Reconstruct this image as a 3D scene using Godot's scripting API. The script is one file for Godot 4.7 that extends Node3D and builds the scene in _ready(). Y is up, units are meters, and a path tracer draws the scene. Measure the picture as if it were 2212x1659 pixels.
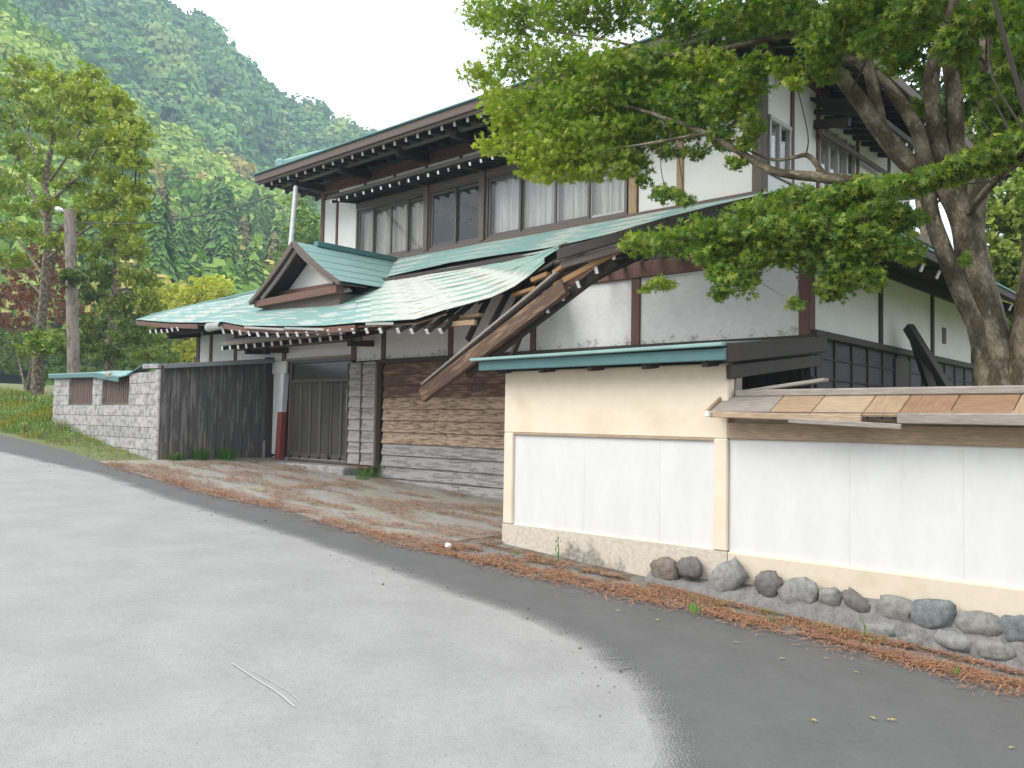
extends Node3D
# An abandoned two-storey timber house with a collapsed green metal eave, seen from the road.
# World: x runs along the house front (to the right), z towards the road, y up. The house front is the plane z = F1.

const PW := 2212.0
const PH := 1659.0
const FOCAL := 1835.0
const EYE := Vector3(0, 1.6, 0)
const F1 := -8.9      # ground-floor front
const F2 := -10.0     # upper-floor front
const XR := -3.8      # ground-floor right side
const XU := -4.9      # upper-floor right side
const XL := -17.4     # ground-floor left side
const XUL := -14.5    # upper-floor left side
const GW := -6.5      # garden wall front

var cam_r: Vector3
var cam_u: Vector3
var cam_f: Vector3
var rng := RandomNumberGenerator.new()
var M := {}
var T := {}
var nz := FastNoiseLite.new()

# ------------------------------------------------------------------ camera rays
func set_rays() -> void:
	var pitch := deg_to_rad(2.5)
	var yaw := deg_to_rad(42.5)
	var roll := deg_to_rad(0.95)
	cam_f = Vector3(-sin(yaw) * cos(pitch), sin(pitch), -cos(yaw) * cos(pitch))
	var r0 := cam_f.cross(Vector3.UP).normalized()
	var u0 := r0.cross(cam_f)
	cam_r = cos(roll) * r0 + sin(roll) * u0
	cam_u = -sin(roll) * r0 + cos(roll) * u0

func ray(x: float, y: float) -> Vector3:
	return cam_f + cam_r * ((x - PW / 2) / FOCAL) - cam_u * ((y - PH / 2) / FOCAL)

func onz(x: float, y: float, z: float) -> Vector3:
	var d := ray(x, y)
	return EYE + d * ((z - EYE.z) / d.z)

func onx(x: float, y: float, wx: float) -> Vector3:
	var d := ray(x, y)
	return EYE + d * ((wx - EYE.x) / d.x)

func at_dist(x: float, y: float, dist: float) -> Vector3:   # dist measured along the ground
	var d := ray(x, y)
	return EYE + d * (dist / Vector2(d.x, d.z).length())

func on_ground(x: float, y: float) -> Vector3:
	var d := ray(x, y)
	var n := Vector3(0.0611, 1, 0)
	return EYE + d * ((Vector3(0, -0.046, 0) - EYE).dot(n) / d.dot(n))

func gy(x: float, z: float) -> float:                        # height of the ground
	var xs := clampf(x, -45.0, 14.0)
	var y := -0.046 - 0.0611 * xs
	var left := smoothstep(-14.2, -19.5, x)
	y += 0.30 * left * smoothstep(-5.6, -6.9, z)
	y += 0.02 * smoothstep(-19.0, -27.0, x) * smoothstep(-5.6, -8.2, z)
	return y

# ------------------------------------------------------------------ node helpers
var counts := {}
func numbered(called: String) -> String:
	var n: int = counts.get(called, 0)
	counts[called] = n + 1
	return called if n == 0 else "%s_%03d" % [called, n]

func thing(called: String, label: String, category: String, at: Vector3, group := "") -> Node3D:
	var o := Node3D.new()
	o.name = numbered(called)
	add_child(o)
	o.position = at
	tag(o, label, category, group)
	return o

func tag(o: Node, label: String, category: String, group := "") -> void:
	o.set_meta("label", label)
	o.set_meta("category", category)
	if group:
		o.set_meta("group", group)

func put(called: String, mesh: Mesh, m: Material, parent: Node3D, at := Transform3D()) -> MeshInstance3D:
	var o := MeshInstance3D.new()
	o.name = numbered(called) if parent == self else called
	o.mesh = mesh
	o.material_override = m
	parent.add_child(o, true)
	o.global_transform = at
	return o

func structure(called: String, mesh: Mesh, m: Material, at := Transform3D()) -> MeshInstance3D:
	var o := put(called, mesh, m, self, at)
	o.set_meta("kind", "structure")
	return o

# ------------------------------------------------------------------ mesh helpers
func tri(st: SurfaceTool, a: Vector3, b: Vector3, c: Vector3, out: Vector3, ua := Vector2(), ub := Vector2(), uc := Vector2()) -> void:
	var n := (a - c).cross(a - b)
	if n.dot(out) < 0:
		var t := b; b = c; c = t
		var u := ub; ub = uc; uc = u
		n = -n
	st.set_normal(n.normalized())
	st.set_uv(ua); st.add_vertex(a)
	st.set_uv(ub); st.add_vertex(b)
	st.set_uv(uc); st.add_vertex(c)

func quad(st: SurfaceTool, a: Vector3, b: Vector3, c: Vector3, d: Vector3, out: Vector3, ua := Vector2(), ub := Vector2(), uc := Vector2(), ud := Vector2()) -> void:
	tri(st, a, b, c, out, ua, ub, uc)
	tri(st, a, c, d, out, ua, uc, ud)

func begin() -> SurfaceTool:
	var st := SurfaceTool.new()
	st.begin(Mesh.PRIMITIVE_TRIANGLES)
	return st

# a chamfered box, grain along its longest side
func box_mesh(size: Vector3, bevel := 0.006) -> ArrayMesh:
	var st := begin()
	add_box(st, Transform3D(), size, bevel)
	return st.commit()

func add_box(st: SurfaceTool, tr: Transform3D, size: Vector3, bevel := 0.006) -> void:
	var h := size / 2
	var b := minf(bevel, minf(h.x, minf(h.y, h.z)) * 0.45)
	var L := size.max_axis_index()
	var o := Vector2(rng.randf() * 7.0, rng.randf() * 7.0)
	var P := func(s: Vector3, axis: int) -> Vector3:
		var p := Vector3()
		for k in 3:
			p[k] = s[k] * (h[k] if k == axis else h[k] - b)
		return p
	var U := func(p: Vector3) -> Vector2:
		return Vector2(p[L], p[(L + 1) % 3] + p[(L + 2) % 3]) + o
	for a in 3:
		var c1 := (a + 1) % 3
		var c2 := (a + 2) % 3
		for sa in [-1.0, 1.0]:
			var pts := []
			for q in [[-1.0, -1.0], [1.0, -1.0], [1.0, 1.0], [-1.0, 1.0]]:
				var s := Vector3()
				s[a] = sa; s[c1] = q[0]; s[c2] = q[1]
				pts.append(P.call(s, a))
			var n := Vector3(); n[a] = sa
			quad(st, tr * pts[0], tr * pts[1], tr * pts[2], tr * pts[3], tr.basis * n, U.call(pts[0]), U.call(pts[1]), U.call(pts[2]), U.call(pts[3]))
			if b <= 0.0005:
				continue
			for sb in [-1.0, 1.0]:            # edge between a and c1
				var e := []
				for sc in [-1.0, 1.0]:
					var s := Vector3()
					s[a] = sa; s[c1] = sb; s[c2] = sc
					e.append(P.call(s, a)); e.append(P.call(s, c1))
				var m := Vector3(); m[a] = sa; m[c1] = sb
				quad(st, tr * e[0], tr * e[1], tr * e[3], tr * e[2], tr.basis * m, U.call(e[0]), U.call(e[1]), U.call(e[3]), U.call(e[2]))
	if b > 0.0005:
		for sx in [-1.0, 1.0]:
			for sy in [-1.0, 1.0]:
				for sz in [-1.0, 1.0]:
					var s := Vector3(sx, sy, sz)
					var x: Vector3 = P.call(s, 0); var y: Vector3 = P.call(s, 1); var z: Vector3 = P.call(s, 2)
					tri(st, tr * x, tr * y, tr * z, tr.basis * s, U.call(x), U.call(y), U.call(z))

func box(called: String, m: Material, parent: Node3D, lo: Vector3, hi: Vector3, bevel := 0.006) -> MeshInstance3D:
	var size := (hi - lo).abs()
	return put(called, box_mesh(size, bevel), m, parent, Transform3D(Basis(), (lo + hi) / 2))

func along(p0: Vector3, p1: Vector3, up := Vector3.UP) -> Basis:
	var x := (p1 - p0).normalized()
	var z := x.cross(up).normalized()
	var y := z.cross(x)
	return Basis(x, y, z)

# a beam from p0 to p1: tall along "up", wide across
func beam(called: String, m: Material, parent: Node3D, p0: Vector3, p1: Vector3, wide: float, tall: float, up := Vector3.UP, bevel := 0.006) -> MeshInstance3D:
	return put(called, box_mesh(Vector3(p0.distance_to(p1), tall, wide), bevel), m, parent, Transform3D(along(p0, p1, up), (p0 + p1) / 2))

# a round tapering limb through points with radii
func tube(st: SurfaceTool, pts: PackedVector3Array, radii: PackedFloat32Array, sides := 8, rough := 0.0, cap := true) -> void:
	var rings := []
	var ref := Vector3(0.31, 0.2, 0.93).normalized()
	var vlen := 0.0
	for i in pts.size():
		var d: Vector3
		if i == 0: d = pts[1] - pts[0]
		elif i == pts.size() - 1: d = pts[i] - pts[i - 1]
		else: d = pts[i + 1] - pts[i - 1]
		d = d.normalized()
		var e := d.cross(ref).normalized()
		var f := e.cross(d)
		if i > 0: vlen += pts[i].distance_to(pts[i - 1])
		var ring := []
		for k in sides + 1:
			var a := TAU * (k % sides) / sides
			var r := radii[i]
			if rough > 0.0:
				var q := pts[i] * 3.0 + Vector3(cos(a), vlen * 0.6, sin(a)) * 1.3
				r *= 1.0 + rough * nz.get_noise_3dv(q * 12.0)
			ring.append([pts[i] + (e * cos(a) + f * sin(a)) * r, (e * cos(a) + f * sin(a)), Vector2(float(k) / sides * TAU * maxf(radii[i], 0.02), vlen)])
		rings.append(ring)
	for i in rings.size() - 1:
		for k in sides:
			var q := [rings[i][k], rings[i][k + 1], rings[i + 1][k + 1], rings[i + 1][k]]
			for t in [[0, 1, 2], [0, 2, 3]]:
				var A: Array = q[t[0]]; var B: Array = q[t[1]]; var C: Array = q[t[2]]
				if ((A[0] - C[0]).cross(A[0] - B[0])).dot(A[1]) < 0:
					var tmp := B; B = C; C = tmp
				for v in [A, B, C]:
					st.set_normal(v[1]); st.set_uv(v[2]); st.add_vertex(v[0])
	if cap:
		for e in [[0, -1.0], [rings.size() - 1, 1.0]]:
			var i: int = e[0]
			var c := pts[i]
			var out: Vector3 = (pts[i] - pts[i - 1]) if i > 0 else (pts[0] - pts[1])
			for k in sides:
				tri(st, c, rings[i][k][0], rings[i][k + 1][0], out)

func smooth_path(pts: Array, radii: Array, per := 5) -> Array:
	var P := PackedVector3Array(); var R := PackedFloat32Array()
	for i in pts.size() - 1:
		var a: Vector3 = pts[maxi(i - 1, 0)]; var b: Vector3 = pts[i]; var c: Vector3 = pts[i + 1]; var d: Vector3 = pts[mini(i + 2, pts.size() - 1)]
		for k in per:
			var t := float(k) / per
			P.append(b.cubic_interpolate(c, a, d, t)); R.append(lerpf(radii[i], radii[i + 1], t))
	P.append(pts[-1]); R.append(radii[-1])
	return [P, R]

# a flat sheet from outline points (counted off as two matching rails), with thickness
func rails_sheet(a: PackedVector3Array, b: PackedVector3Array, thick: float, sub := 1) -> ArrayMesh:
	var st := begin()
	var len_u := 0.0
	var down := Vector3(0, -thick, 0)
	for i in a.size() - 1:
		var du := a[i].distance_to(a[i + 1])
		for j in sub:
			var t0 := float(j) / sub; var t1 := float(j + 1) / sub
			var p := a[i].lerp(b[i], t0); var q := a[i + 1].lerp(b[i + 1], t0)
			var r := a[i + 1].lerp(b[i + 1], t1); var s := a[i].lerp(b[i], t1)
			var w := a[i].distance_to(b[i])
			quad(st, p, q, r, s, Vector3.UP, Vector2(len_u, w * t0), Vector2(len_u + du, w * t0), Vector2(len_u + du, w * t1), Vector2(len_u, w * t1))
			quad(st, p + down, q + down, r + down, s + down, Vector3.DOWN, Vector2(len_u, w * t0), Vector2(len_u + du, w * t0), Vector2(len_u + du, w * t1), Vector2(len_u, w * t1))
		var o1 := a[i] - b[i]
		quad(st, a[i], a[i + 1], a[i + 1] + down, a[i] + down, o1, Vector2(len_u, 0), Vector2(len_u + du, 0), Vector2(len_u + du, thick), Vector2(len_u, thick))
		quad(st, b[i], b[i + 1], b[i + 1] + down, b[i] + down, -o1, Vector2(len_u, 0), Vector2(len_u + du, 0), Vector2(len_u + du, thick), Vector2(len_u, thick))
		len_u += du
	for i in [0, a.size() - 1]:
		var out := (a[0] - a[1]) if i == 0 else (a[i] - a[i - 1])
		quad(st, a[i], b[i], b[i] + down, a[i] + down, out, Vector2(), Vector2(1, 0), Vector2(1, thick), Vector2(0, thick))
	return st.commit()

# a ground sheet between two edge functions of x, following gy
func ground_strip(x0: float, x1: float, step: float, za: Callable, zb: Callable, lift: float, rows := 4) -> ArrayMesh:
	var st := begin()
	var n := int(ceil((x1 - x0) / step))
	for i in n:
		var xa := lerpf(x0, x1, float(i) / n); var xb := lerpf(x0, x1, float(i + 1) / n)
		for j in rows:
			var p := []
			for q in [[xa, j], [xb, j], [xb, j + 1], [xa, j + 1]]:
				var x: float = q[0]
				var z := lerpf(za.call(x), zb.call(x), float(q[1]) / rows)
				p.append(Vector3(x, gy(x, z) + lift, z))
			quad(st, p[0], p[1], p[2], p[3], Vector3.UP, Vector2(p[0].x, p[0].z), Vector2(p[1].x, p[1].z), Vector2(p[2].x, p[2].z), Vector2(p[3].x, p[3].z))
	return st.commit()

# a lumpy stone
func stone_mesh(r: Vector3, seed_: int) -> ArrayMesh:
	var n := FastNoiseLite.new()
	n.seed = seed_; n.frequency = 0.9
	var st := begin()
	st.set_smooth_group(0)
	var U := 12; var V := 8
	var P := func(i: int, j: int) -> Vector3:
		var th := PI * j / V; var ph := TAU * (i % U) / U
		var d := Vector3(sin(th) * cos(ph), cos(th), sin(th) * sin(ph))
		var f := Vector3(signf(d.x) * pow(absf(d.x), 0.75), signf(d.y) * pow(absf(d.y), 0.75), signf(d.z) * pow(absf(d.z), 0.75))
		return f * r * (1.0 + 0.42 * n.get_noise_3dv(d * 1.8) + 0.2 * n.get_noise_3dv(d * 5.0))
	for i in U:
		for j in V:
			var a: Vector3 = P.call(i, j); var b: Vector3 = P.call(i + 1, j); var c: Vector3 = P.call(i + 1, j + 1); var d: Vector3 = P.call(i, j + 1)
			for t in [[a, b, c], [a, c, d]]:
				var p: Vector3 = t[0]; var q: Vector3 = t[1]; var s: Vector3 = t[2]
				var nn := (p - s).cross(p - q)
				if nn.length_squared() < 1e-12: continue
				if nn.dot(p + q + s) < 0:
					var tmp := q; q = s; s = tmp
				for v in [p, q, s]:
					st.set_uv(Vector2(v.x, v.y)); st.add_vertex(v)
	st.index()
	st.generate_normals()
	return st.commit()

# ------------------------------------------------------------------ textures and materials
func noise_bytes(size: int, freq: float, octaves: int, seed_: int, type := FastNoiseLite.TYPE_SIMPLEX_SMOOTH) -> PackedByteArray:
	var n := FastNoiseLite.new()
	n.noise_type = type; n.seed = seed_; n.frequency = freq; n.fractal_octaves = octaves
	var im := n.get_seamless_image(size, size, false, false, 0.15, true)
	im.convert(Image.FORMAT_L8)
	return im.get_data()

func make_tex(size: int, layers: Array, ramp: Callable) -> ImageTexture:
	var L := []
	for l in layers:
		L.append(noise_bytes(size, l[0], l[1], l[2]))
	var out := PackedByteArray()
	out.resize(size * size * 3)
	var k := L.size()
	var v := PackedFloat32Array(); v.resize(k + 1)
	for i in size * size:
		for j in k:
			v[j] = L[j][i] / 255.0
		v[k] = rng.randf()
		var c: Color = ramp.call(v)
		c = c.linear_to_srgb()
		out[i * 3] = clampi(int(c.r * 255), 0, 255); out[i * 3 + 1] = clampi(int(c.g * 255), 0, 255); out[i * 3 + 2] = clampi(int(c.b * 255), 0, 255)
	var im := Image.create_from_data(size, size, false, Image.FORMAT_RGB8, out)
	return ImageTexture.create_from_image(im)

func g(v: float) -> Color:
	return Color(v, v, v)

func make_textures() -> void:
	# grain: fine streaks once stretched along the board
	T.grain = make_tex(256, [[0.05, 3, 1], [0.012, 2, 2], [0.2, 1, 3]], func(v): return g(0.55 + 0.45 * v[0] - 0.2 * v[2] * v[1] + 0.25 * v[1]))
	# weathered board: pale bare wood showing through a dark coat
	T.peel = make_tex(512, [[0.022, 4, 11], [0.006, 2, 12], [0.12, 2, 13]], func(v):
		var t := smoothstep(0.3, 0.66, v[0] * 0.7 + v[1] * 0.35)
		var c := Color(0.19, 0.125, 0.08).lerp(Color(0.47, 0.35, 0.245), t)
		return c * (0.7 + 0.5 * v[2]))
	T.greywood = make_tex(512, [[0.02, 4, 21], [0.006, 2, 22], [0.12, 2, 23]], func(v):
		var t := smoothstep(0.3, 0.62, v[0] * 0.6 + v[1] * 0.45)
		var c := Color(0.19, 0.182, 0.172).lerp(Color(0.36, 0.345, 0.33), t)
		return c * (0.7 + 0.5 * v[2]))
	T.brownwood = make_tex(512, [[0.02, 4, 31], [0.006, 2, 32], [0.12, 2, 33]], func(v):
		var t := smoothstep(0.5, 0.85, v[0] * 0.6 + v[1] * 0.45)
		var c := Color(0.11, 0.063, 0.042).lerp(Color(0.29, 0.18, 0.11), t)
		return c * (0.7 + 0.5 * v[2]))
	# black tarred fence with pale streaks and brown foot
	T.tar = make_tex(512, [[0.02, 4, 41], [0.007, 3, 42], [0.15, 2, 43]], func(v):
		var t := smoothstep(0.5, 0.8, v[0] * 0.55 + v[1] * 0.5)
		var c := Color(0.045, 0.042, 0.04).lerp(Color(0.20, 0.185, 0.165), t)
		return c * (0.75 + 0.5 * v[2]))
	T.asphalt = make_tex(1024, [[0.006, 3, 51], [0.05, 2, 52], [0.35, 1, 53]], func(v):
		var k: float = 0.80 + 0.20 * v[0] + 0.12 * v[1] + 0.2 * (v[2] - 0.5) + 0.1 * (v[3] - 0.5)
		if v[3] > 0.985: k *= 1.3
		elif v[3] < 0.02: k *= 0.55
		return g(k * 0.82))
	# worn edge of the old asphalt: grains of it thin out over the newer strip
	var jn := noise_bytes(1024, 0.16, 3, 58); var ja := Image.create(1024, 128, false, Image.FORMAT_RGBA8)
	for py in 128:
		for px in 1024:
			var v := jn[py * 1024 + px] / 255.0
			var k := 0.66 + 0.22 * rng.randf()
			var c := Color(k, k, k).linear_to_srgb()
			c.a = 1.0 if v * 0.7 + 0.3 * rng.randf() > 0.24 + 0.56 * py / 127.0 else 0.0
			ja.set_pixel(px, py, c)
	T.joint = ImageTexture.create_from_image(ja)
	T.plaster = make_tex(512, [[0.008, 4, 61], [0.05, 3, 62], [0.02, 4, 63]], func(v): return (Color(0.93, 0.925, 0.91) * (0.92 + 0.09 * v[0] - 0.04 * v[1])).lerp(Color(0.66, 0.64, 0.59), 0.10 * smoothstep(0.66, 0.86, v[2])))
	T.cream = make_tex(512, [[0.006, 4, 66], [0.03, 3, 67], [0.2, 1, 68]], func(v):
		return Color(1.0, 0.97, 0.92).lerp(Color(0.86, 0.78, 0.64), 0.5 * smoothstep(0.5, 0.9, v[0])) * (0.92 + 0.07 * v[1] + 0.04 * v[2]))
	T.stain = make_tex(512, [[0.012, 4, 71], [0.004, 2, 72], [0.1, 2, 73]], func(v):
		var t := smoothstep(0.42, 0.72, v[0] * 0.6 + v[1] * 0.45)
		return Color(0.56, 0.50, 0.42).lerp(Color(0.13, 0.115, 0.095), t) * (0.8 + 0.3 * v[2]))
	# cream render with grey damp stains along the foot, as on the wall's bare end
	var dn := FastNoiseLite.new(); dn.seed = 5; dn.frequency = 0.012; dn.fractal_octaves = 5
	var di := Image.create(512, 128, false, Image.FORMAT_RGB8)
	for py in 128:
		for px in 512:
			var u := px / 512.0; var w := 1.0 - py / 128.0
			var reach := 0.62 * exp(-pow((u - 0.42) / 0.2, 2.0)) + 0.22 * exp(-pow((u - 0.04) / 0.06, 2.0)) + 0.12
			var st := smoothstep(-0.12, 0.14, reach - w + 0.30 * dn.get_noise_2d(px * 2.2, py * 0.9) + 0.1 * dn.get_noise_2d(px * 9.0, py * 3.0))
			var sp := dn.get_noise_2d(px * 6.0 + 900.0, py * 6.0)
			var c := Color(0.60, 0.545, 0.465).lerp(Color(0.50, 0.44, 0.36), clampf(0.5 + sp, 0, 1)).lerp(Color(0.20, 0.185, 0.155), st * (0.75 + 0.5 * sp))
			di.set_pixel(px, py, c.linear_to_srgb())
	# tarred fence boards, washed out in streaks and brown with splashed soil at the foot
	var fi := Image.create(512, 256, false, Image.FORMAT_RGB8)
	for py in 256:
		for px in 512:
			var u := px / 512.0; var w := 1.0 - py / 256.0
			var n1 := dn.get_noise_2d(px * 5.0, py * 0.55); var n2 := dn.get_noise_2d(px * 1.6 + 300.0, py * 0.8)
			var wash := smoothstep(0.0, 0.45, n1 * 0.8 + n2 * 0.7 + 0.20 - 0.25 * u - 0.25 * absf(w - 0.45))
			var soil := smoothstep(0.0, 0.3, 0.22 - w + 0.35 * n1 + 0.25 * n2 - 0.12 * u)
			var c := Color(0.095, 0.088, 0.082).lerp(Color(0.22, 0.208, 0.192), wash * 0.75).lerp(Color(0.24, 0.185, 0.12), soil * 0.8)
			fi.set_pixel(px, py, (c * (0.85 + 0.3 * rng.randf())).linear_to_srgb())
	T.fence = ImageTexture.create_from_image(fi)
	# plaster with blackish mould spots creeping up from the ledge
	var mi := Image.create(512, 256, false, Image.FORMAT_RGB8)
	for py in 256:
		for px in 512:
			var w := 1.0 - py / 256.0
			var n1 := dn.get_noise_2d(px * 3.0, py * 3.0 + 50.0); var n2 := dn.get_noise_2d(px * 1.1 + 700.0, 9.0); var n3 := dn.get_noise_2d(px * 12.0, py * 12.0)
			var sp := smoothstep(0.02, 0.22, 0.10 + 0.16 * n2 - w + 0.22 * n1 + 0.12 * n3)
			var c := Color(0.93, 0.925, 0.91) * (0.95 + 0.08 * n1)
			mi.set_pixel(px, py, c.lerp(Color(0.30, 0.29, 0.28), sp * 0.75).linear_to_srgb())
	T.mould = ImageTexture.create_from_image(mi)
	T.damp = ImageTexture.create_from_image(di)
	T.metal = make_tex(512, [[0.012, 4, 81], [0.004, 2, 82], [0.06, 3, 83], [0.2, 1, 84]], func(v):
		var c := Color(0.155, 0.29, 0.27).lerp(Color(0.21, 0.36, 0.33), v[1])
		c = c.lerp(Color(0.42, 0.44, 0.40), smoothstep(0.50, 0.72, v[0]) * 0.85)
		c = c.lerp(Color(0.27, 0.19, 0.13), smoothstep(0.66, 0.82, v[2]) * 0.75)
		return c * (0.92 + 0.12 * v[3]))
	T.metal_worn = make_tex(512, [[0.010, 4, 85], [0.004, 2, 86], [0.05, 3, 87], [0.2, 1, 88]], func(v):
		var c := Color(0.17, 0.31, 0.28).lerp(Color(0.26, 0.42, 0.37), v[1])
		c = c.lerp(Color(0.50, 0.52, 0.47), smoothstep(0.40, 0.62, v[0]))
		c = c.lerp(Color(0.30, 0.22, 0.15), smoothstep(0.64, 0.80, v[2]) * 0.7)
		return c * (0.92 + 0.12 * v[3]))
	T.metal_clean = make_tex(256, [[0.012, 3, 91], [0.06, 3, 92]], func(v): return g(0.78 + 0.22 * v[0] - 0.08 * v[1]))
	T.bark = make_tex(512, [[0.018, 4, 101], [0.05, 3, 102], [0.16, 2, 103]], func(v):
		var c := Color(0.07, 0.055, 0.042).lerp(Color(0.21, 0.172, 0.125), smoothstep(0.25, 0.75, v[0]))
		c = c.lerp(Color(0.33, 0.30, 0.245), smoothstep(0.55, 0.85, v[1] * 0.6 + v[0] * 0.45) * 0.8)
		c = c.lerp(Color(0.17, 0.12, 0.04), smoothstep(0.6, 0.8, 1.0 - v[0] * 0.5 - v[1] * 0.4) * 0.5)
		return c * (0.5 + 0.8 * v[2]))
	T.stone = make_tex(512, [[0.012, 4, 111], [0.06, 3, 112], [0.25, 1, 113]], func(v): return g(0.42 + 0.62 * v[0] + 0.5 * (v[1] - 0.5) + 0.35 * (v[2] - 0.5)))
	T.block = make_tex(512, [[0.014, 4, 121], [0.05, 3, 122], [0.3, 1, 123]], func(v):
		return Color(0.42, 0.41, 0.40).lerp(Color(0.22, 0.215, 0.205), smoothstep(0.42, 0.82, v[0] * 0.75 + v[1] * 0.3)) * (0.82 + 0.3 * v[2]))
	T.soil = make_tex(512, [[0.01, 4, 131], [0.06, 3, 132], [0.3, 1, 133]], func(v):
		var c := Color(0.17, 0.165, 0.15).lerp(Color(0.12, 0.085, 0.055), smoothstep(0.45, 0.6, v[0]))
		return c * (0.75 + 0.35 * v[1] + 0.2 * v[2]))
	T.court = make_tex(1024, [[0.006, 4, 141], [0.02, 4, 142], [0.3, 1, 143], [0.004, 3, 144]], func(v):
		var c := Color(0.29, 0.28, 0.255)
		c = c.lerp(Color(0.27, 0.265, 0.17), smoothstep(0.52, 0.72, v[3]) * 0.6)
		c = c.lerp(Color(0.19, 0.125, 0.085), smoothstep(0.52, 0.68, v[0] * 0.45 + v[1] * 0.55) * 0.7)
		return c * (0.75 + 0.3 * v[1] + 0.2 * v[2]))
	T.grass = make_tex(512, [[0.01, 4, 151], [0.08, 3, 152]], func(v): return Color(0.11, 0.15, 0.045).lerp(Color(0.17, 0.155, 0.07), v[0]) * (0.7 + 0.6 * v[1]))

func mat(key: String, lin: Color, rough: float, tex: Texture2D = null, scale := Vector3.ONE, world := false, bump := 0.0) -> StandardMaterial3D:
	var m := StandardMaterial3D.new()
	m.resource_name = key
	m.albedo_color = lin.linear_to_srgb()
	m.roughness = rough
	if tex:
		m.albedo_texture = tex
		m.uv1_scale = scale
		if world:
			m.uv1_triplanar = true
			m.uv1_world_triplanar = true
		if bump > 0.0:
			m.heightmap_enabled = true
			m.heightmap_texture = tex
			m.heightmap_scale = bump
	M[key] = m
	return m

func leaf_mat(key: String, back: Color, rough := 0.55) -> StandardMaterial3D:
	var m := StandardMaterial3D.new()
	m.resource_name = key
	m.vertex_color_use_as_albedo = true
	m.roughness = rough
	m.cull_mode = BaseMaterial3D.CULL_DISABLED
	m.backlight_enabled = true
	m.backlight = back
	M[key] = m
	return m

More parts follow.
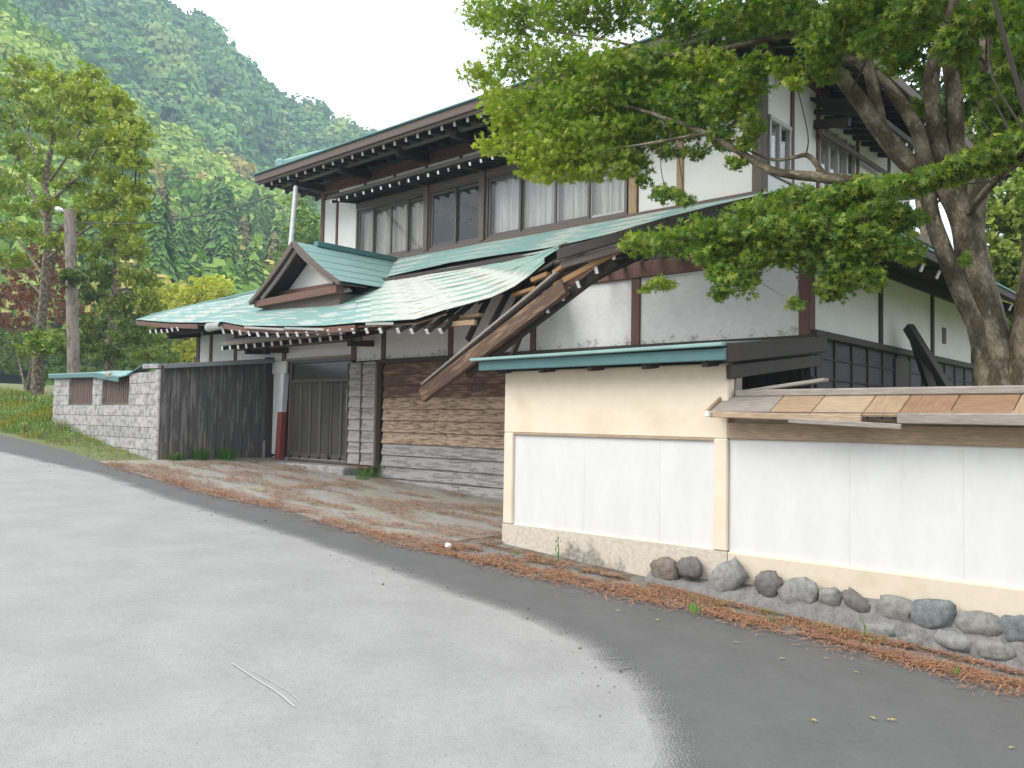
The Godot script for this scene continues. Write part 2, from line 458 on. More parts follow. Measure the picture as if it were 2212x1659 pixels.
func make_materials() -> void:
	var W := Color(1, 1, 1)
	mat("plaster", Color(0.80, 0.80, 0.79), 0.9, T.plaster, Vector3.ONE * 0.5, true)
	mat("panel", Color(0.745, 0.75, 0.745), 0.6, T.plaster, Vector3(0.55, 0.22, 0.55), true)
	mat("cream", Color(0.76, 0.68, 0.56), 0.85, T.cream, Vector3.ONE * 0.4, true)
	mat("stain", Color(1.1, 1.05, 1.0), 0.9, T.stain, Vector3(0.6, 0.35, 0.6), true)
	mat("mould", Color(0.80, 0.80, 0.79), 0.9, T.mould)
	mat("damp", W, 0.92, T.damp)
	mat("skirt", Color(0.66, 0.59, 0.49), 0.9, T.cream, Vector3.ONE * 0.7, true)
	mat("timber", Color(0.165, 0.085, 0.062), 0.75, T.grain, Vector3(0.5, 5, 1))
	mat("timber_grey", Color(0.15, 0.115, 0.095), 0.8, T.grain, Vector3(0.5, 5, 1))
	mat("timber_dark", Color(0.055, 0.043, 0.036), 0.75, T.grain, Vector3(0.5, 5, 1))
	mat("timber_ochre", Color(0.36, 0.20, 0.085), 0.75, T.grain, Vector3(0.5, 5, 1))
	mat("timber_pale", Color(0.33, 0.29, 0.25), 0.8, T.grain, Vector3(0.5, 5, 1))
	mat("timber_tan", Color(0.40, 0.275, 0.165), 0.8, T.grain, Vector3(0.5, 4, 1))
	mat("timber_rust", Color(0.30, 0.175, 0.10), 0.8, T.grain, Vector3(0.5, 4, 1))
	mat("timber_straw", Color(0.45, 0.335, 0.22), 0.8, T.grain, Vector3(0.5, 4, 1))
	mat("tip_grey", Color(0.34, 0.33, 0.31), 0.8)  # greyer tip colour, for the upper eave and some hood rafters
	mat("rafter_tip", Color(0.72, 0.72, 0.70), 0.7)
	mat("peel", W, 0.85, T.peel, Vector3(0.35, 3.6, 1))
	mat("greywood", W, 0.85, T.greywood, Vector3(0.35, 3.6, 1))
	mat("brownwood", W, 0.8, T.brownwood, Vector3(0.30, 3.0, 1))
	mat("tar", W, 0.8, T.tar, Vector3(0.16, 1.1, 1))
	mat("fence_face", W, 0.85, T.fence)
	mat("blackboard", Color(0.075, 0.072, 0.072), 0.8, T.grain, Vector3(0.5, 4, 1))
	mat("metal", W, 0.5, T.metal, Vector3(0.16, 0.6, 1))
	M.metal.roughness = 0.8
	mat("metal_worn", W, 0.5, T.metal_worn, Vector3(0.13, 0.55, 1))
	M.metal_worn.roughness = 0.85
	mat("metal_teal", Color(0.085, 0.20, 0.20), 0.42, T.metal_clean, Vector3(0.4, 1.5, 1))
	mat("metal_light", Color(0.27, 0.44, 0.41), 0.7, T.metal_clean, Vector3(0.4, 1.5, 1))
	mat("metal_grey", Color(0.27, 0.29, 0.30), 0.5, T.metal_clean, Vector3(0.4, 1.5, 1))
	mat("torn", Color(0.40, 0.41, 0.38), 0.5, T.metal_clean, Vector3(0.4, 1.5, 1))
	mat("road", Color(0.365, 0.358, 0.343), 0.9, T.asphalt, Vector3.ONE * 0.23, true, 0.25)
	mat("road_dark", Color(0.135, 0.132, 0.127), 0.9, T.asphalt, Vector3.ONE * 0.31, true, 0.25)
	mat("soil", W, 0.95, T.soil, Vector3.ONE * 0.5, true, 0.6)
	mat("court", W, 0.92, T.court, Vector3(0.2, 0.2, 0.5), true, 0.3)
	mat("grass_ground", W, 0.95, T.grass, Vector3.ONE * 0.4, true)
	mat("hill", Color(0.06, 0.085, 0.035), 0.95)
	mat("concrete", Color(0.40, 0.385, 0.36), 0.9, T.stone, Vector3.ONE * 0.8, true, 0.4)
	mat("mortar", Color(0.25, 0.243, 0.23), 0.95, T.stone, Vector3.ONE * 1.6, true, 0.8)
	mat("scuff", Color(0.42, 0.415, 0.40), 0.9)
	var jm := mat("joint", M.road.albedo_color.srgb_to_linear(), 0.9, T.joint)
	jm.transparency = BaseMaterial3D.TRANSPARENCY_ALPHA_SCISSOR
	jm.alpha_scissor_threshold = 0.5
	for k in 4:
		mat("block%d" % k, [Color(1.05, 1.03, 1.01), Color(0.97, 0.97, 0.96), Color(1.12, 1.1, 1.08), Color(0.9, 0.89, 0.88)][k], 0.95, T.block, Vector3.ONE * 0.9, true, 0.5)
	for k in 5:
		mat("stone%d" % k, [Color(0.24, 0.20, 0.16), Color(0.20, 0.185, 0.175), Color(0.31, 0.31, 0.29), Color(0.21, 0.235, 0.235), Color(0.29, 0.285, 0.26)][k], 0.85, T.stone, Vector3.ONE * 2.2, true, 0.6)
	mat("bark", Color(1.0, 0.97, 0.88), 0.95, T.bark, Vector3(0.55, 0.32, 1), false, 1.2)
	mat("bark_grey", Color(1.1, 1.05, 1.0), 0.95, T.bark, Vector3(1.1, 0.8, 1), false, 0.8)
	mat("twig", Color(0.07, 0.055, 0.045), 0.9)
	mat("alu_brown", Color(0.095, 0.08, 0.07), 0.4)
	mat("alu_pale", Color(0.42, 0.42, 0.41), 0.4)
	mat("curtain_beige", Color(0.50, 0.46, 0.38), 0.9, T.grain, Vector3(0.1, 2, 1))
	mat("curtain_white", Color(0.66, 0.65, 0.63), 0.9, T.grain, Vector3(0.1, 2, 1))
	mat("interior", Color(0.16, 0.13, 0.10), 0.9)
	mat("door_pane", Color(0.085, 0.085, 0.075), 0.22, T.metal_clean, Vector3(0.4, 1.0, 1))
	mat("white_paint", Color(0.70, 0.72, 0.74), 0.5, T.metal_clean, Vector3(0.6, 2, 1))
	mat("red_paint", Color(0.27, 0.07, 0.05), 0.6, T.metal_clean, Vector3(0.6, 2, 1))
	mat("pipe", Color(0.50, 0.52, 0.52), 0.45, T.metal_clean, Vector3(0.6, 2, 1))
	mat("pole", Color(0.25, 0.225, 0.20), 0.9, T.greywood, Vector3(1.0, 0.4, 1))
	M.pole.albedo_color = Color(0.86, 0.80, 0.75)
	mat("wire", Color(0.05, 0.05, 0.05), 0.6)
	mat("lamp_white", Color(0.75, 0.77, 0.78), 0.4)
	var gl := StandardMaterial3D.new()
	gl.resource_name = "glass"
	gl.albedo_color = Color(0.4, 0.42, 0.41, 0.07)
	gl.transparency = BaseMaterial3D.TRANSPARENCY_ALPHA
	gl.roughness = 0.04
	M.glass = gl
	leaf_mat("leaf_maple", Color(0.72, 0.92, 0.25))
	leaf_mat("leaf_far", Color(0.55, 0.7, 0.2), 0.7)
	leaf_mat("leaf_forest", Color(0.5, 0.65, 0.25), 0.8)
	leaf_mat("needle", Color(0.02, 0.01, 0.0), 0.9)
	leaf_mat("blade", Color(0.4, 0.55, 0.1), 0.6)

# ------------------------------------------------------------------ foliage
func maple_leaf() -> ArrayMesh:                  # seven-lobed leaf, about 1 across, in the xz plane
	var st := begin()
	var pts := []
	var lobes := [[-150, 0.30], [-100, 0.44], [-50, 0.55], [0, 0.62], [50, 0.55], [100, 0.44], [150, 0.30]]
	for i in lobes.size():
		var a := deg_to_rad(lobes[i][0]); var r: float = lobes[i][1]
		pts.append(Vector3(sin(a) * r, -0.10 * r * r * 2.0, -cos(a) * r))
		if i < lobes.size() - 1:
			var b := deg_to_rad((lobes[i][0] + lobes[i + 1][0]) / 2.0)
			pts.append(Vector3(sin(b) * 0.2, 0.0, -cos(b) * 0.2))
	for i in pts.size() - 1:
		tri(st, Vector3.ZERO, pts[i], pts[i + 1], Vector3.UP)
	return st.commit()

func leaf_clump(n: int, spread: float, size: float, seed_: int) -> ArrayMesh:   # several small folded leaves together
	var r := RandomNumberGenerator.new(); r.seed = seed_
	var st := begin()
	for i in n:
		var c := Vector3(r.randfn(), r.randfn() * 0.7, r.randfn()) * spread
		var b := Basis.from_euler(Vector3(r.randf_range(-1.0, 1.0), r.randf() * TAU, r.randf_range(-1.0, 1.0)))
		var s := size * r.randf_range(0.7, 1.3)
		var p := [Vector3(0, 0, -0.5), Vector3(0.26, 0.05, 0.0), Vector3(0, 0, 0.5), Vector3(-0.26, 0.05, 0.0)]
		for k in 4: p[k] = c + b * (p[k] * s)
		tri(st, p[0], p[1], p[2], b.y); tri(st, p[0], p[2], p[3], b.y)
	return st.commit()

func multi(called: String, mesh: Mesh, m: Material, xf: Array, col: Array, parent: Node3D) -> MultiMeshInstance3D:
	var mm := MultiMesh.new()
	mm.transform_format = MultiMesh.TRANSFORM_3D
	mm.use_colors = true
	mm.mesh = mesh
	mm.instance_count = xf.size()
	for i in xf.size():
		mm.set_instance_transform(i, xf[i])
		mm.set_instance_color(i, col[i])
	var o := MultiMeshInstance3D.new()
	o.name = numbered(called) if parent == self else called
	o.multimesh = mm
	o.material_override = m
	parent.add_child(o, true)
	o.global_transform = Transform3D()
	o.set_meta("kind", "stuff")
	return o

func mixc(a: Color, b: Color, t: float) -> Color:
	return a.lerp(b, clampf(t, 0, 1))

# fill ellipsoids (centre, radii, count, tint a, tint b) with leaves
func fill(clusters: Array, leaf: Mesh, size: float, m: Material, parent: Node3D, flat := 0.5, called := "crown") -> void:
	var xf := []; var col := []
	for c in clusters:
		var ce: Vector3 = c[0]; var ra: Vector3 = c[1]
		for i in int(c[2]):
			var d := Vector3(rng.randfn(), rng.randfn(), rng.randfn()).normalized()
			var lump := 1.0 + 0.55 * nz.get_noise_3dv((ce + d * 0.9) * 55.0)
			var p := ce + d * ra * pow(rng.randf(), 0.45) * lump * rng.randf_range(0.85, 1.15)
			var b := Basis.from_euler(Vector3(rng.randfn() * flat, rng.randf() * TAU, rng.randfn() * flat))
			var s := size * rng.randf_range(0.7, 1.25)
			xf.append(Transform3D(b.scaled_local(Vector3(s, s, s)), p))
			col.append(mixc(c[3], c[4], rng.randf_range(0.0, 0.6)) * rng.randf_range(0.8, 1.2))
	multi(called, leaf, m, xf, col, parent)

# ------------------------------------------------------------------ setting
var edge_litter := []     # (x, z) pairs, sorted by x: where the needle litter meets the asphalt
var edge_light := []      # where the old pale asphalt meets the newer dark strip

func interp(pts: Array, x: float) -> float:
	if x <= pts[0].x: return pts[0].y
	for i in pts.size() - 1:
		if x <= pts[i + 1].x:
			return lerpf(pts[i].y, pts[i + 1].y, (x - pts[i].x) / (pts[i + 1].x - pts[i].x))
	return pts[-1].y

func litter_z(x: float) -> float:
	return interp(edge_litter, x) + 0.05 * nz.get_noise_2d(x * 40.0, 3.0) + 0.03 * nz.get_noise_2d(x * 160.0, 9.0)

func light_z(x: float) -> float:
	return interp(edge_light, x) + 0.06 * nz.get_noise_2d(x * 60.0, 31.0) + 0.05 * nz.get_noise_2d(x * 260.0, 77.0) + 0.02 * nz.get_noise_2d(x * 900.0, 17.0)

func build_setting() -> void:
	for q in [[0, 940], [156, 979], [260, 1013], [364, 1044], [468, 1075], [624, 1106], [780, 1156], [935, 1195], [1150, 1247], [1500, 1325], [1800, 1395], [2212, 1503]]:
		var p := on_ground(q[0], q[1]); edge_litter.append(Vector2(p.x, p.z))
	for q in [[0, 979], [208, 1028], [312, 1067], [468, 1117], [624, 1164], [780, 1216], [935, 1273], [1091, 1330], [1240, 1389], [1279, 1432], [1355, 1492], [1398, 1558], [1420, 1656]]:
		var p := on_ground(q[0], q[1]); edge_light.append(Vector2(p.x, p.z))
	edge_litter.sort_custom(func(a, b): return a.x < b.x)
	edge_light.sort_custom(func(a, b): return a.x < b.x)
	edge_litter.push_front(Vector2(-45, -4.9)); edge_litter.append(Vector2(14, -5.6))
	edge_light.push_front(Vector2(-45, -4.0)); edge_light.append_array([Vector2(-1.55, -1.6), Vector2(-1.3, 1.0), Vector2(-1.2, 9.0)])
	# the ground: one sheet to the horizon, fine near the house
	var xs := []; var zs := []
	for v in [-900.0, -500.0, -250.0, -120.0, -80.0, -60.0]: xs.append(v)
	for i in 60: xs.append(-50.0 + i * 1.1)
	for v in [20.0, 40.0, 100.0, 300.0, 900.0]: xs.append(v)
	for v in [-900.0, -400.0, -200.0, -100.0, -60.0, -40.0]: zs.append(v)
	for i in 50: zs.append(-30.0 + i * 0.8)
	for v in [15.0, 40.0, 120.0, 400.0]: zs.append(v)
	var st := begin()
	for i in xs.size() - 1:
		for j in zs.size() - 1:
			var p := []
			for q in [[i, j], [i + 1, j], [i + 1, j + 1], [i, j + 1]]:
				var x: float = xs[q[0]]; var z: float = zs[q[1]]
				p.append(Vector3(x, gy(x, z) - 0.02, z))
			quad(st, p[0], p[1], p[2], p[3], Vector3.UP)
	structure("ground", st.commit(), M.grass_ground)
	structure("road", ground_strip(-45, 14, 0.1, litter_z, func(_x): return 9.0, 0.012, 6), M.road_dark)
	structure("road_surface", ground_strip(-45, -1.2, 0.025, light_z, func(_x): return 9.0, 0.017, 3), M.road)
	var je := begin()
	var jp := PackedVector3Array()
	var jx := -16.0
	while jx < -1.3:
		jp.append(Vector3(jx, gy(jx, 0) + 0.0155, light_z(jx)))
		jx += 0.05 if jx < -3.2 else 0.012
	var jl := 0.0
	for k in range(1, jp.size() - 2):
		var ta := (jp[mini(k + 4, jp.size() - 1)] - jp[maxi(k - 4, 0)]); var tb := (jp[mini(k + 5, jp.size() - 1)] - jp[maxi(k - 3, 0)])
		var na := Vector3(ta.z, 0, -ta.x).normalized(); var nb := Vector3(tb.z, 0, -tb.x).normalized()
		var dl := jp[k].distance_to(jp[k + 1])
		quad(je, jp[k] - na * 0.05, jp[k + 1] - nb * 0.05, jp[k + 1] + nb * 0.24, jp[k] + na * 0.24, Vector3.UP, Vector2(jl, 0.0), Vector2(jl + dl * 0.7, 0.0), Vector2(jl + dl * 0.7, 1.0), Vector2(jl, 1.0))
		jl += dl * 0.7
	structure("road_joint", je.commit(), M.joint)
	structure("path", ground_strip(-45, -21.5, 0.8, func(_x): return -9.9, func(_x): return -9.1, 0.03, 2), M.concrete)
	structure("verge", ground_strip(-6.4, 6, 0.2, func(_x): return -6.9, func(x): return litter_z(x) - 0.01, 0.008, 3), M.soil)
	structure("forecourt", ground_strip(-14.35, -6.0, 0.2, func(_x): return -9.2, func(x): return litter_z(x) - 0.01, 0.004, 5), M.court)
	# scuff marks in the old asphalt
	for k in 2:
		var s := begin()
		var q := [[[500, 1440], [560, 1480], [600, 1505], [636, 1536]], [[540, 1455], [590, 1483], [625, 1505], [650, 1527]], [[486, 1437], [520, 1462], [560, 1492], [590, 1520]], [[548, 1468], [584, 1495], [608, 1513], [628, 1533]]][k] as Array
		var pts := []
		for e in q: pts.append(on_ground(e[0], e[1]))
		var path: PackedVector3Array = smooth_path(pts, [1, 1, 1, 1], 4)[0]
		for i in path.size() - 1:
			var d: Vector3 = (path[i + 1] - path[i]).cross(Vector3.UP).normalized() * [0.005, 0.002, 0.0015, 0.0025][k]
			var up := Vector3(0, 0.022, 0)
			quad(s, path[i] - d + up, path[i + 1] - d + up, path[i + 1] + d + up, path[i] + d + up, Vector3.UP)
		structure("road_scuff", s.commit(), M.scuff)

func build_litter() -> void:
	# dry larch needles along the road edge and drifted over the forecourt
	var st := begin()
	quad(st, Vector3(-0.5, 0, -0.5), Vector3(0.5, 0.05, -0.5), Vector3(0.5, 0.05, 0.5), Vector3(-0.5, 0, 0.5), Vector3.UP)
	var mesh := st.commit()
	var xf := []; var col := []
	var a := Color(0.45, 0.205, 0.095); var b := Color(0.25, 0.15, 0.095)
	var n := 0
	while n < 60000:
		var x: float; var z: float
		var kind := rng.randf()
		if kind < 0.22:                             # band at the asphalt's edge
			x = rng.randf_range(-14.0, 1.5)
			var w := 0.10 + 0.12 * (nz.get_noise_2d(x * 30.0, 0.0) + 0.5)
			z = litter_z(x) - 0.04 + rng.randfn() * w * 0.8 - 0.05
			if nz.get_noise_2d(x * 70.0, 60.0) < -0.25 and rng.randf() < 0.6: continue
		elif kind < 0.47:                           # verge under the garden wall
			x = rng.randf_range(-6.2, 1.5); z = rng.randf_range(-6.3, litter_z(x))
			if nz.get_noise_2d(x * 55.0, z * 130.0) < -0.12: continue
		else:                                       # drifts on the forecourt
			x = rng.randf_range(-13.8, -6.0); z = rng.randf_range(-8.75, litter_z(x))
			var v := nz.get_noise_2d(x * 28.0, z * 95.0)
			if v < 0.02 + 0.14 * smoothstep(-7.4, -8.8, z) and rng.randf() < 0.93: continue
		var s := rng.randf_range(0.025, 0.07)
		var bs := Basis.from_euler(Vector3(rng.randfn() * 0.12, rng.randf() * TAU, rng.randfn() * 0.2)).scaled_local(Vector3(s, s * 0.4, rng.randf_range(0.003, 0.006)))
		xf.append(Transform3D(bs, Vector3(x, gy(x, z) + 0.021 + rng.randf() * 0.012, z)))
		col.append(a.lerp(b, rng.randf()) * rng.randf_range(0.75, 1.25))
		n += 1
	var o := multi("needle_litter", mesh, M.needle, xf, col, self)
	# crumbs of old asphalt along the ragged joint
	var cx := []; var cc := []
	for i in 160:
		var x := rng.randf_range(-16.0, -1.6)
		var z := light_z(x) + rng.randfn() * 0.16 + (0.12 * rng.randf() if x > -3.5 else 0.0)
		var s := 0.003 + 0.009 * pow(rng.randf(), 4.0)
		cx.append(Transform3D(Basis.from_euler(Vector3(rng.randf(), rng.randf() * TAU, rng.randf())).scaled_local(Vector3(s, s * 0.5, s)), Vector3(x, gy(x, z) + 0.019, z)))
		cc.append(Color(0.10, 0.095, 0.09) * rng.randf_range(0.6, 2.6))
	tag(multi("asphalt_crumbs", stone_mesh(Vector3.ONE, 4), M.needle, cx, cc, self), "dark crumbs scattered along the ragged joint in the asphalt", "gravel")
	tag(o, "rust brown dry needles drifted along the asphalt edge and forecourt", "leaf litter")

func blade_mesh(n: int, seed_: int, spread: float, lean: float, wide: float) -> ArrayMesh:
	var r := RandomNumberGenerator.new(); r.seed = seed_
	var st := begin()
	for i in n:
		var a := r.randf() * TAU
		var base := Vector3(cos(a), 0, sin(a)) * spread * sqrt(r.randf())
		var dir := Vector3(cos(a + r.randfn() * 0.6), 0, sin(a + r.randfn() * 0.6))
		var h := r.randf_range(0.55, 1.0); var l := lean * r.randf_range(0.3, 1.0)
		var side := dir.cross(Vector3.UP) * wide
		var m := base + Vector3(0, h * 0.6, 0) + dir * l * 0.35; var t := base + Vector3(0, h, 0) + dir * l
		tri(st, base - side, base + side, m, dir); tri(st, base - side * 0.0 + side, m + side * 0.6, m - side * 0.6, dir)
		tri(st, m - side * 0.8, m + side * 0.8, t, dir)
	return st.commit()

func build_grass() -> void:
	var mesh := blade_mesh(7, 5, 0.35, 0.6, 0.035)
	var xf := []; var col := []
	var tries := 0
	while xf.size() < 9000 and tries < 60000:
		tries += 1
		var x := rng.randf_range(-34.0, -13.6); var z := rng.randf_range(-9.0, -4.6)
		var e := litter_z(x) - 0.12
		if z > e - 0.12 * absf(nz.get_noise_2d(x * 50.0, 5.0)): continue
		if x > -19.4 and z < -6.62: continue
		if x > -14.6 and z < -6.1: continue
		var k := smoothstep(-13.5, -17.5, x)
		if rng.randf() > 0.25 + 0.75 * k: continue
		var h := rng.randf_range(0.05, 0.12) * (0.5 + 1.2 * smoothstep(-15.0, -20.0, x)) * (1.0 + 0.8 * smoothstep(-6.0, -7.5, z))
		xf.append(Transform3D(Basis(Vector3.UP, rng.randf() * TAU).scaled_local(Vector3(h, h, h) * Vector3(1.3, 1, 1.3)), Vector3(x, gy(x, z) - 0.01, z)))
		var c := Color(0.16, 0.28, 0.06).lerp(Color(0.30, 0.37, 0.09), rng.randf())
		if nz.get_noise_2d(x * 30.0, z * 60.0 + 400.0) > 0.22: c = Color(0.36, 0.31, 0.03)
		elif nz.get_noise_2d(x * 45.0, z * 60.0) > 0.25: c = Color(0.20, 0.15, 0.07)
		col.append(c * rng.randf_range(0.75, 1.2))
	var o := multi("verge_grass", mesh, M.blade, xf, col, self)
	tag(o, "green and yellow weedy grass on the bank below the block wall", "grass")
	# moss and small weeds along the foot of the garden wall
	var xg := []; var cg := []
	for i in 520:
		var x := rng.randf_range(-5.6, 1.0)
		var z := -6.2 + rng.randfn() * 0.06 + 0.12 * smoothstep(0.5, 1.0, rng.randf())
		if nz.get_noise_2d(x * 90.0, 7.0) < 0.08: continue
		var h := rng.randf_range(0.02, 0.06)
		xg.append(Transform3D(Basis(Vector3.UP, rng.randf() * TAU).scaled_local(Vector3(h, h, h) * Vector3(1.6, 1, 1.6)), Vector3(x, gy(x, z) + 0.005, z)))
		cg.append(Color(0.11, 0.17, 0.03).lerp(Color(0.26, 0.25, 0.03), rng.randf()))
	tag(multi("wall_foot_moss", mesh, M.blade, xg, cg, self), "yellow green moss and sprouts along the foot of the garden wall", "moss")
	# tufts and weeds that can be told apart
	var tuft := blade_mesh(60, 8, 0.5, 0.7, 0.022)
	var spots := [
		["grass_tuft", onz(797, 1058, -8.78), 0.30, Color(0.09, 0.19, 0.03), "bright green grass tuft at the foot of the weathered plank wall"],
		["grass_tuft", onx(430, 1003, -14.2), 0.24, Color(0.07, 0.17, 0.03), "low green weed clump at the fence foot nearer the block wall"],
		["grass_tuft", onx(484, 1003, -14.2), 0.32, Color(0.06, 0.18, 0.03), "bushy green weed clump at the middle of the dark fence foot"],
		["grass_tuft", onx(375, 1003, -14.25), 0.17, Color(0.10, 0.17, 0.03), "short weed sprout at the fence corner beside the block wall"]]
	for s in spots:
		var p: Vector3 = s[1]
		p.y = gy(p.x, p.z)
		var t := thing(s[0], s[4], "weed", p, "weeds at the foot of the house")
		multi_part(t, tuft, p, s[2], s[3], 3)
	for s in [[1205, 1215, 0.24, "tall thin weed growing at the bare end of the garden wall footing", 0], [1500, 1335, 0.17, "broad leafed weed in the needle litter below the first boulders", 1], [1865, 1385, 0.15, "single upright grass stalk in the litter under the dark grey boulder", 0], [2065, 1465, 0.10, "small bright green seedling at the asphalt edge beyond the grass stalk", 1]]:
		var p := on_ground(s[0], s[1])
		p.y = gy(p.x, p.z) + 0.008
		var t := thing("weed_plant", s[3], "weed", p, "weeds in the needle litter")
		var stt := begin()
		var h: float = s[2]
		tube(stt, PackedVector3Array([p, p + Vector3(0.01, h * 0.5, 0), p + Vector3(0.0, h, 0.01)]), PackedFloat32Array([0.006, 0.005, 0.002]), 5)
		var mv := mat("weed_stem", Color(0.12, 0.2, 0.05), 0.7)
		put("stem", stt.commit(), mv, t)
		var lx := []; var cl := []
		for i in (16 if s[4] == 0 else 8):
			var y := h * rng.randf_range(0.15, 1.0)
			var an := rng.randf() * TAU
			var sz := h * (0.22 if s[4] == 0 else 0.55)
			var bs := Basis.from_euler(Vector3(0.5, an, 0)).scaled_local(Vector3(0.6, 1, 1) * sz)
			lx.append(Transform3D(bs, p + Vector3(-sin(an) * sz * 0.5, y if s[4] == 0 else h * 0.4, -cos(an) * sz * 0.5)))
			cl.append(Color(0.13, 0.27, 0.04) * rng.randf_range(0.8, 1.3))
		multi("leaves", leaf_clump(1, 0.0, 1.0, 2), M.blade, lx, cl, t)

func multi_part(t: Node3D, mesh: Mesh, p: Vector3, h: float, c: Color, n: int) -> void:
	var xf := []; var cl := []
	for i in n:
		var q := p + Vector3(rng.randfn(), 0, rng.randfn()) * h * 0.35
		q.y = gy(q.x, q.z)
		var s := h * rng.randf_range(0.7, 1.1)
		xf.append(Transform3D(Basis(Vector3.UP, rng.randf() * TAU).scaled_local(Vector3(s, s, s)), q)); cl.append(c * rng.randf_range(0.8, 1.3))
	multi("blades", mesh, M.blade, xf, cl, t)

# ------------------------------------------------------------------ the hills
func hill_crown(conifer: bool, seed_: int) -> ArrayMesh:
	var r := RandomNumberGenerator.new(); r.seed = seed_
	var st := begin()
	if conifer:
		for i in 900:
			var h := pow(r.randf(), 0.8)
			var rad := (1.0 - h) * 0.34 + 0.03
			var a := r.randf() * TAU
			var c := Vector3(cos(a) * rad * r.randf_range(0.7, 1.1), h, sin(a) * rad * r.randf_range(0.7, 1.1))
			var o := Vector3(cos(a), -0.5, sin(a)).normalized()
			var s := 0.033 * r.randf_range(0.7, 1.3)
			var side := o.cross(Vector3.UP).normalized() * s
			tri(st, c - side, c + side, c + o * s * 1.6, Vector3.UP + o); tri(st, c - side, c + side, c + Vector3(0, s * 0.9, 0) - o * s, Vector3.UP + o)
	else:
		var lobes := []
		for i in 9:
			var d := Vector3(r.randfn(), absf(r.randfn()) * 0.7, r.randfn()).normalized()
			lobes.append([Vector3(0, 0.55, 0) + d * Vector3(0.3, 0.28, 0.3), r.randf_range(0.16, 0.26)])
		for i in 720:
			var l: Array = lobes[r.randi() % 9]
			var d := Vector3(r.randfn(), r.randfn(), r.randfn()).normalized()
			var c: Vector3 = l[0] + d * l[1] * r.randf_range(0.85, 1.1)
			var b := Basis.looking_at((d + Vector3(r.randfn(), r.randfn(), r.randfn()) * 0.45).normalized(), Vector3(0.1, 1, 0.07))
			var s := 0.04 * r.randf_range(0.7, 1.4)
			quad(st, c + b * Vector3(-s, -s * 0.6, 0), c + b * Vector3(s, -s * 0.8, 0), c + b * Vector3(s * 0.7, s, 0), c + b * Vector3(-s * 0.9, s * 0.7, 0), d)
	return st.commit()

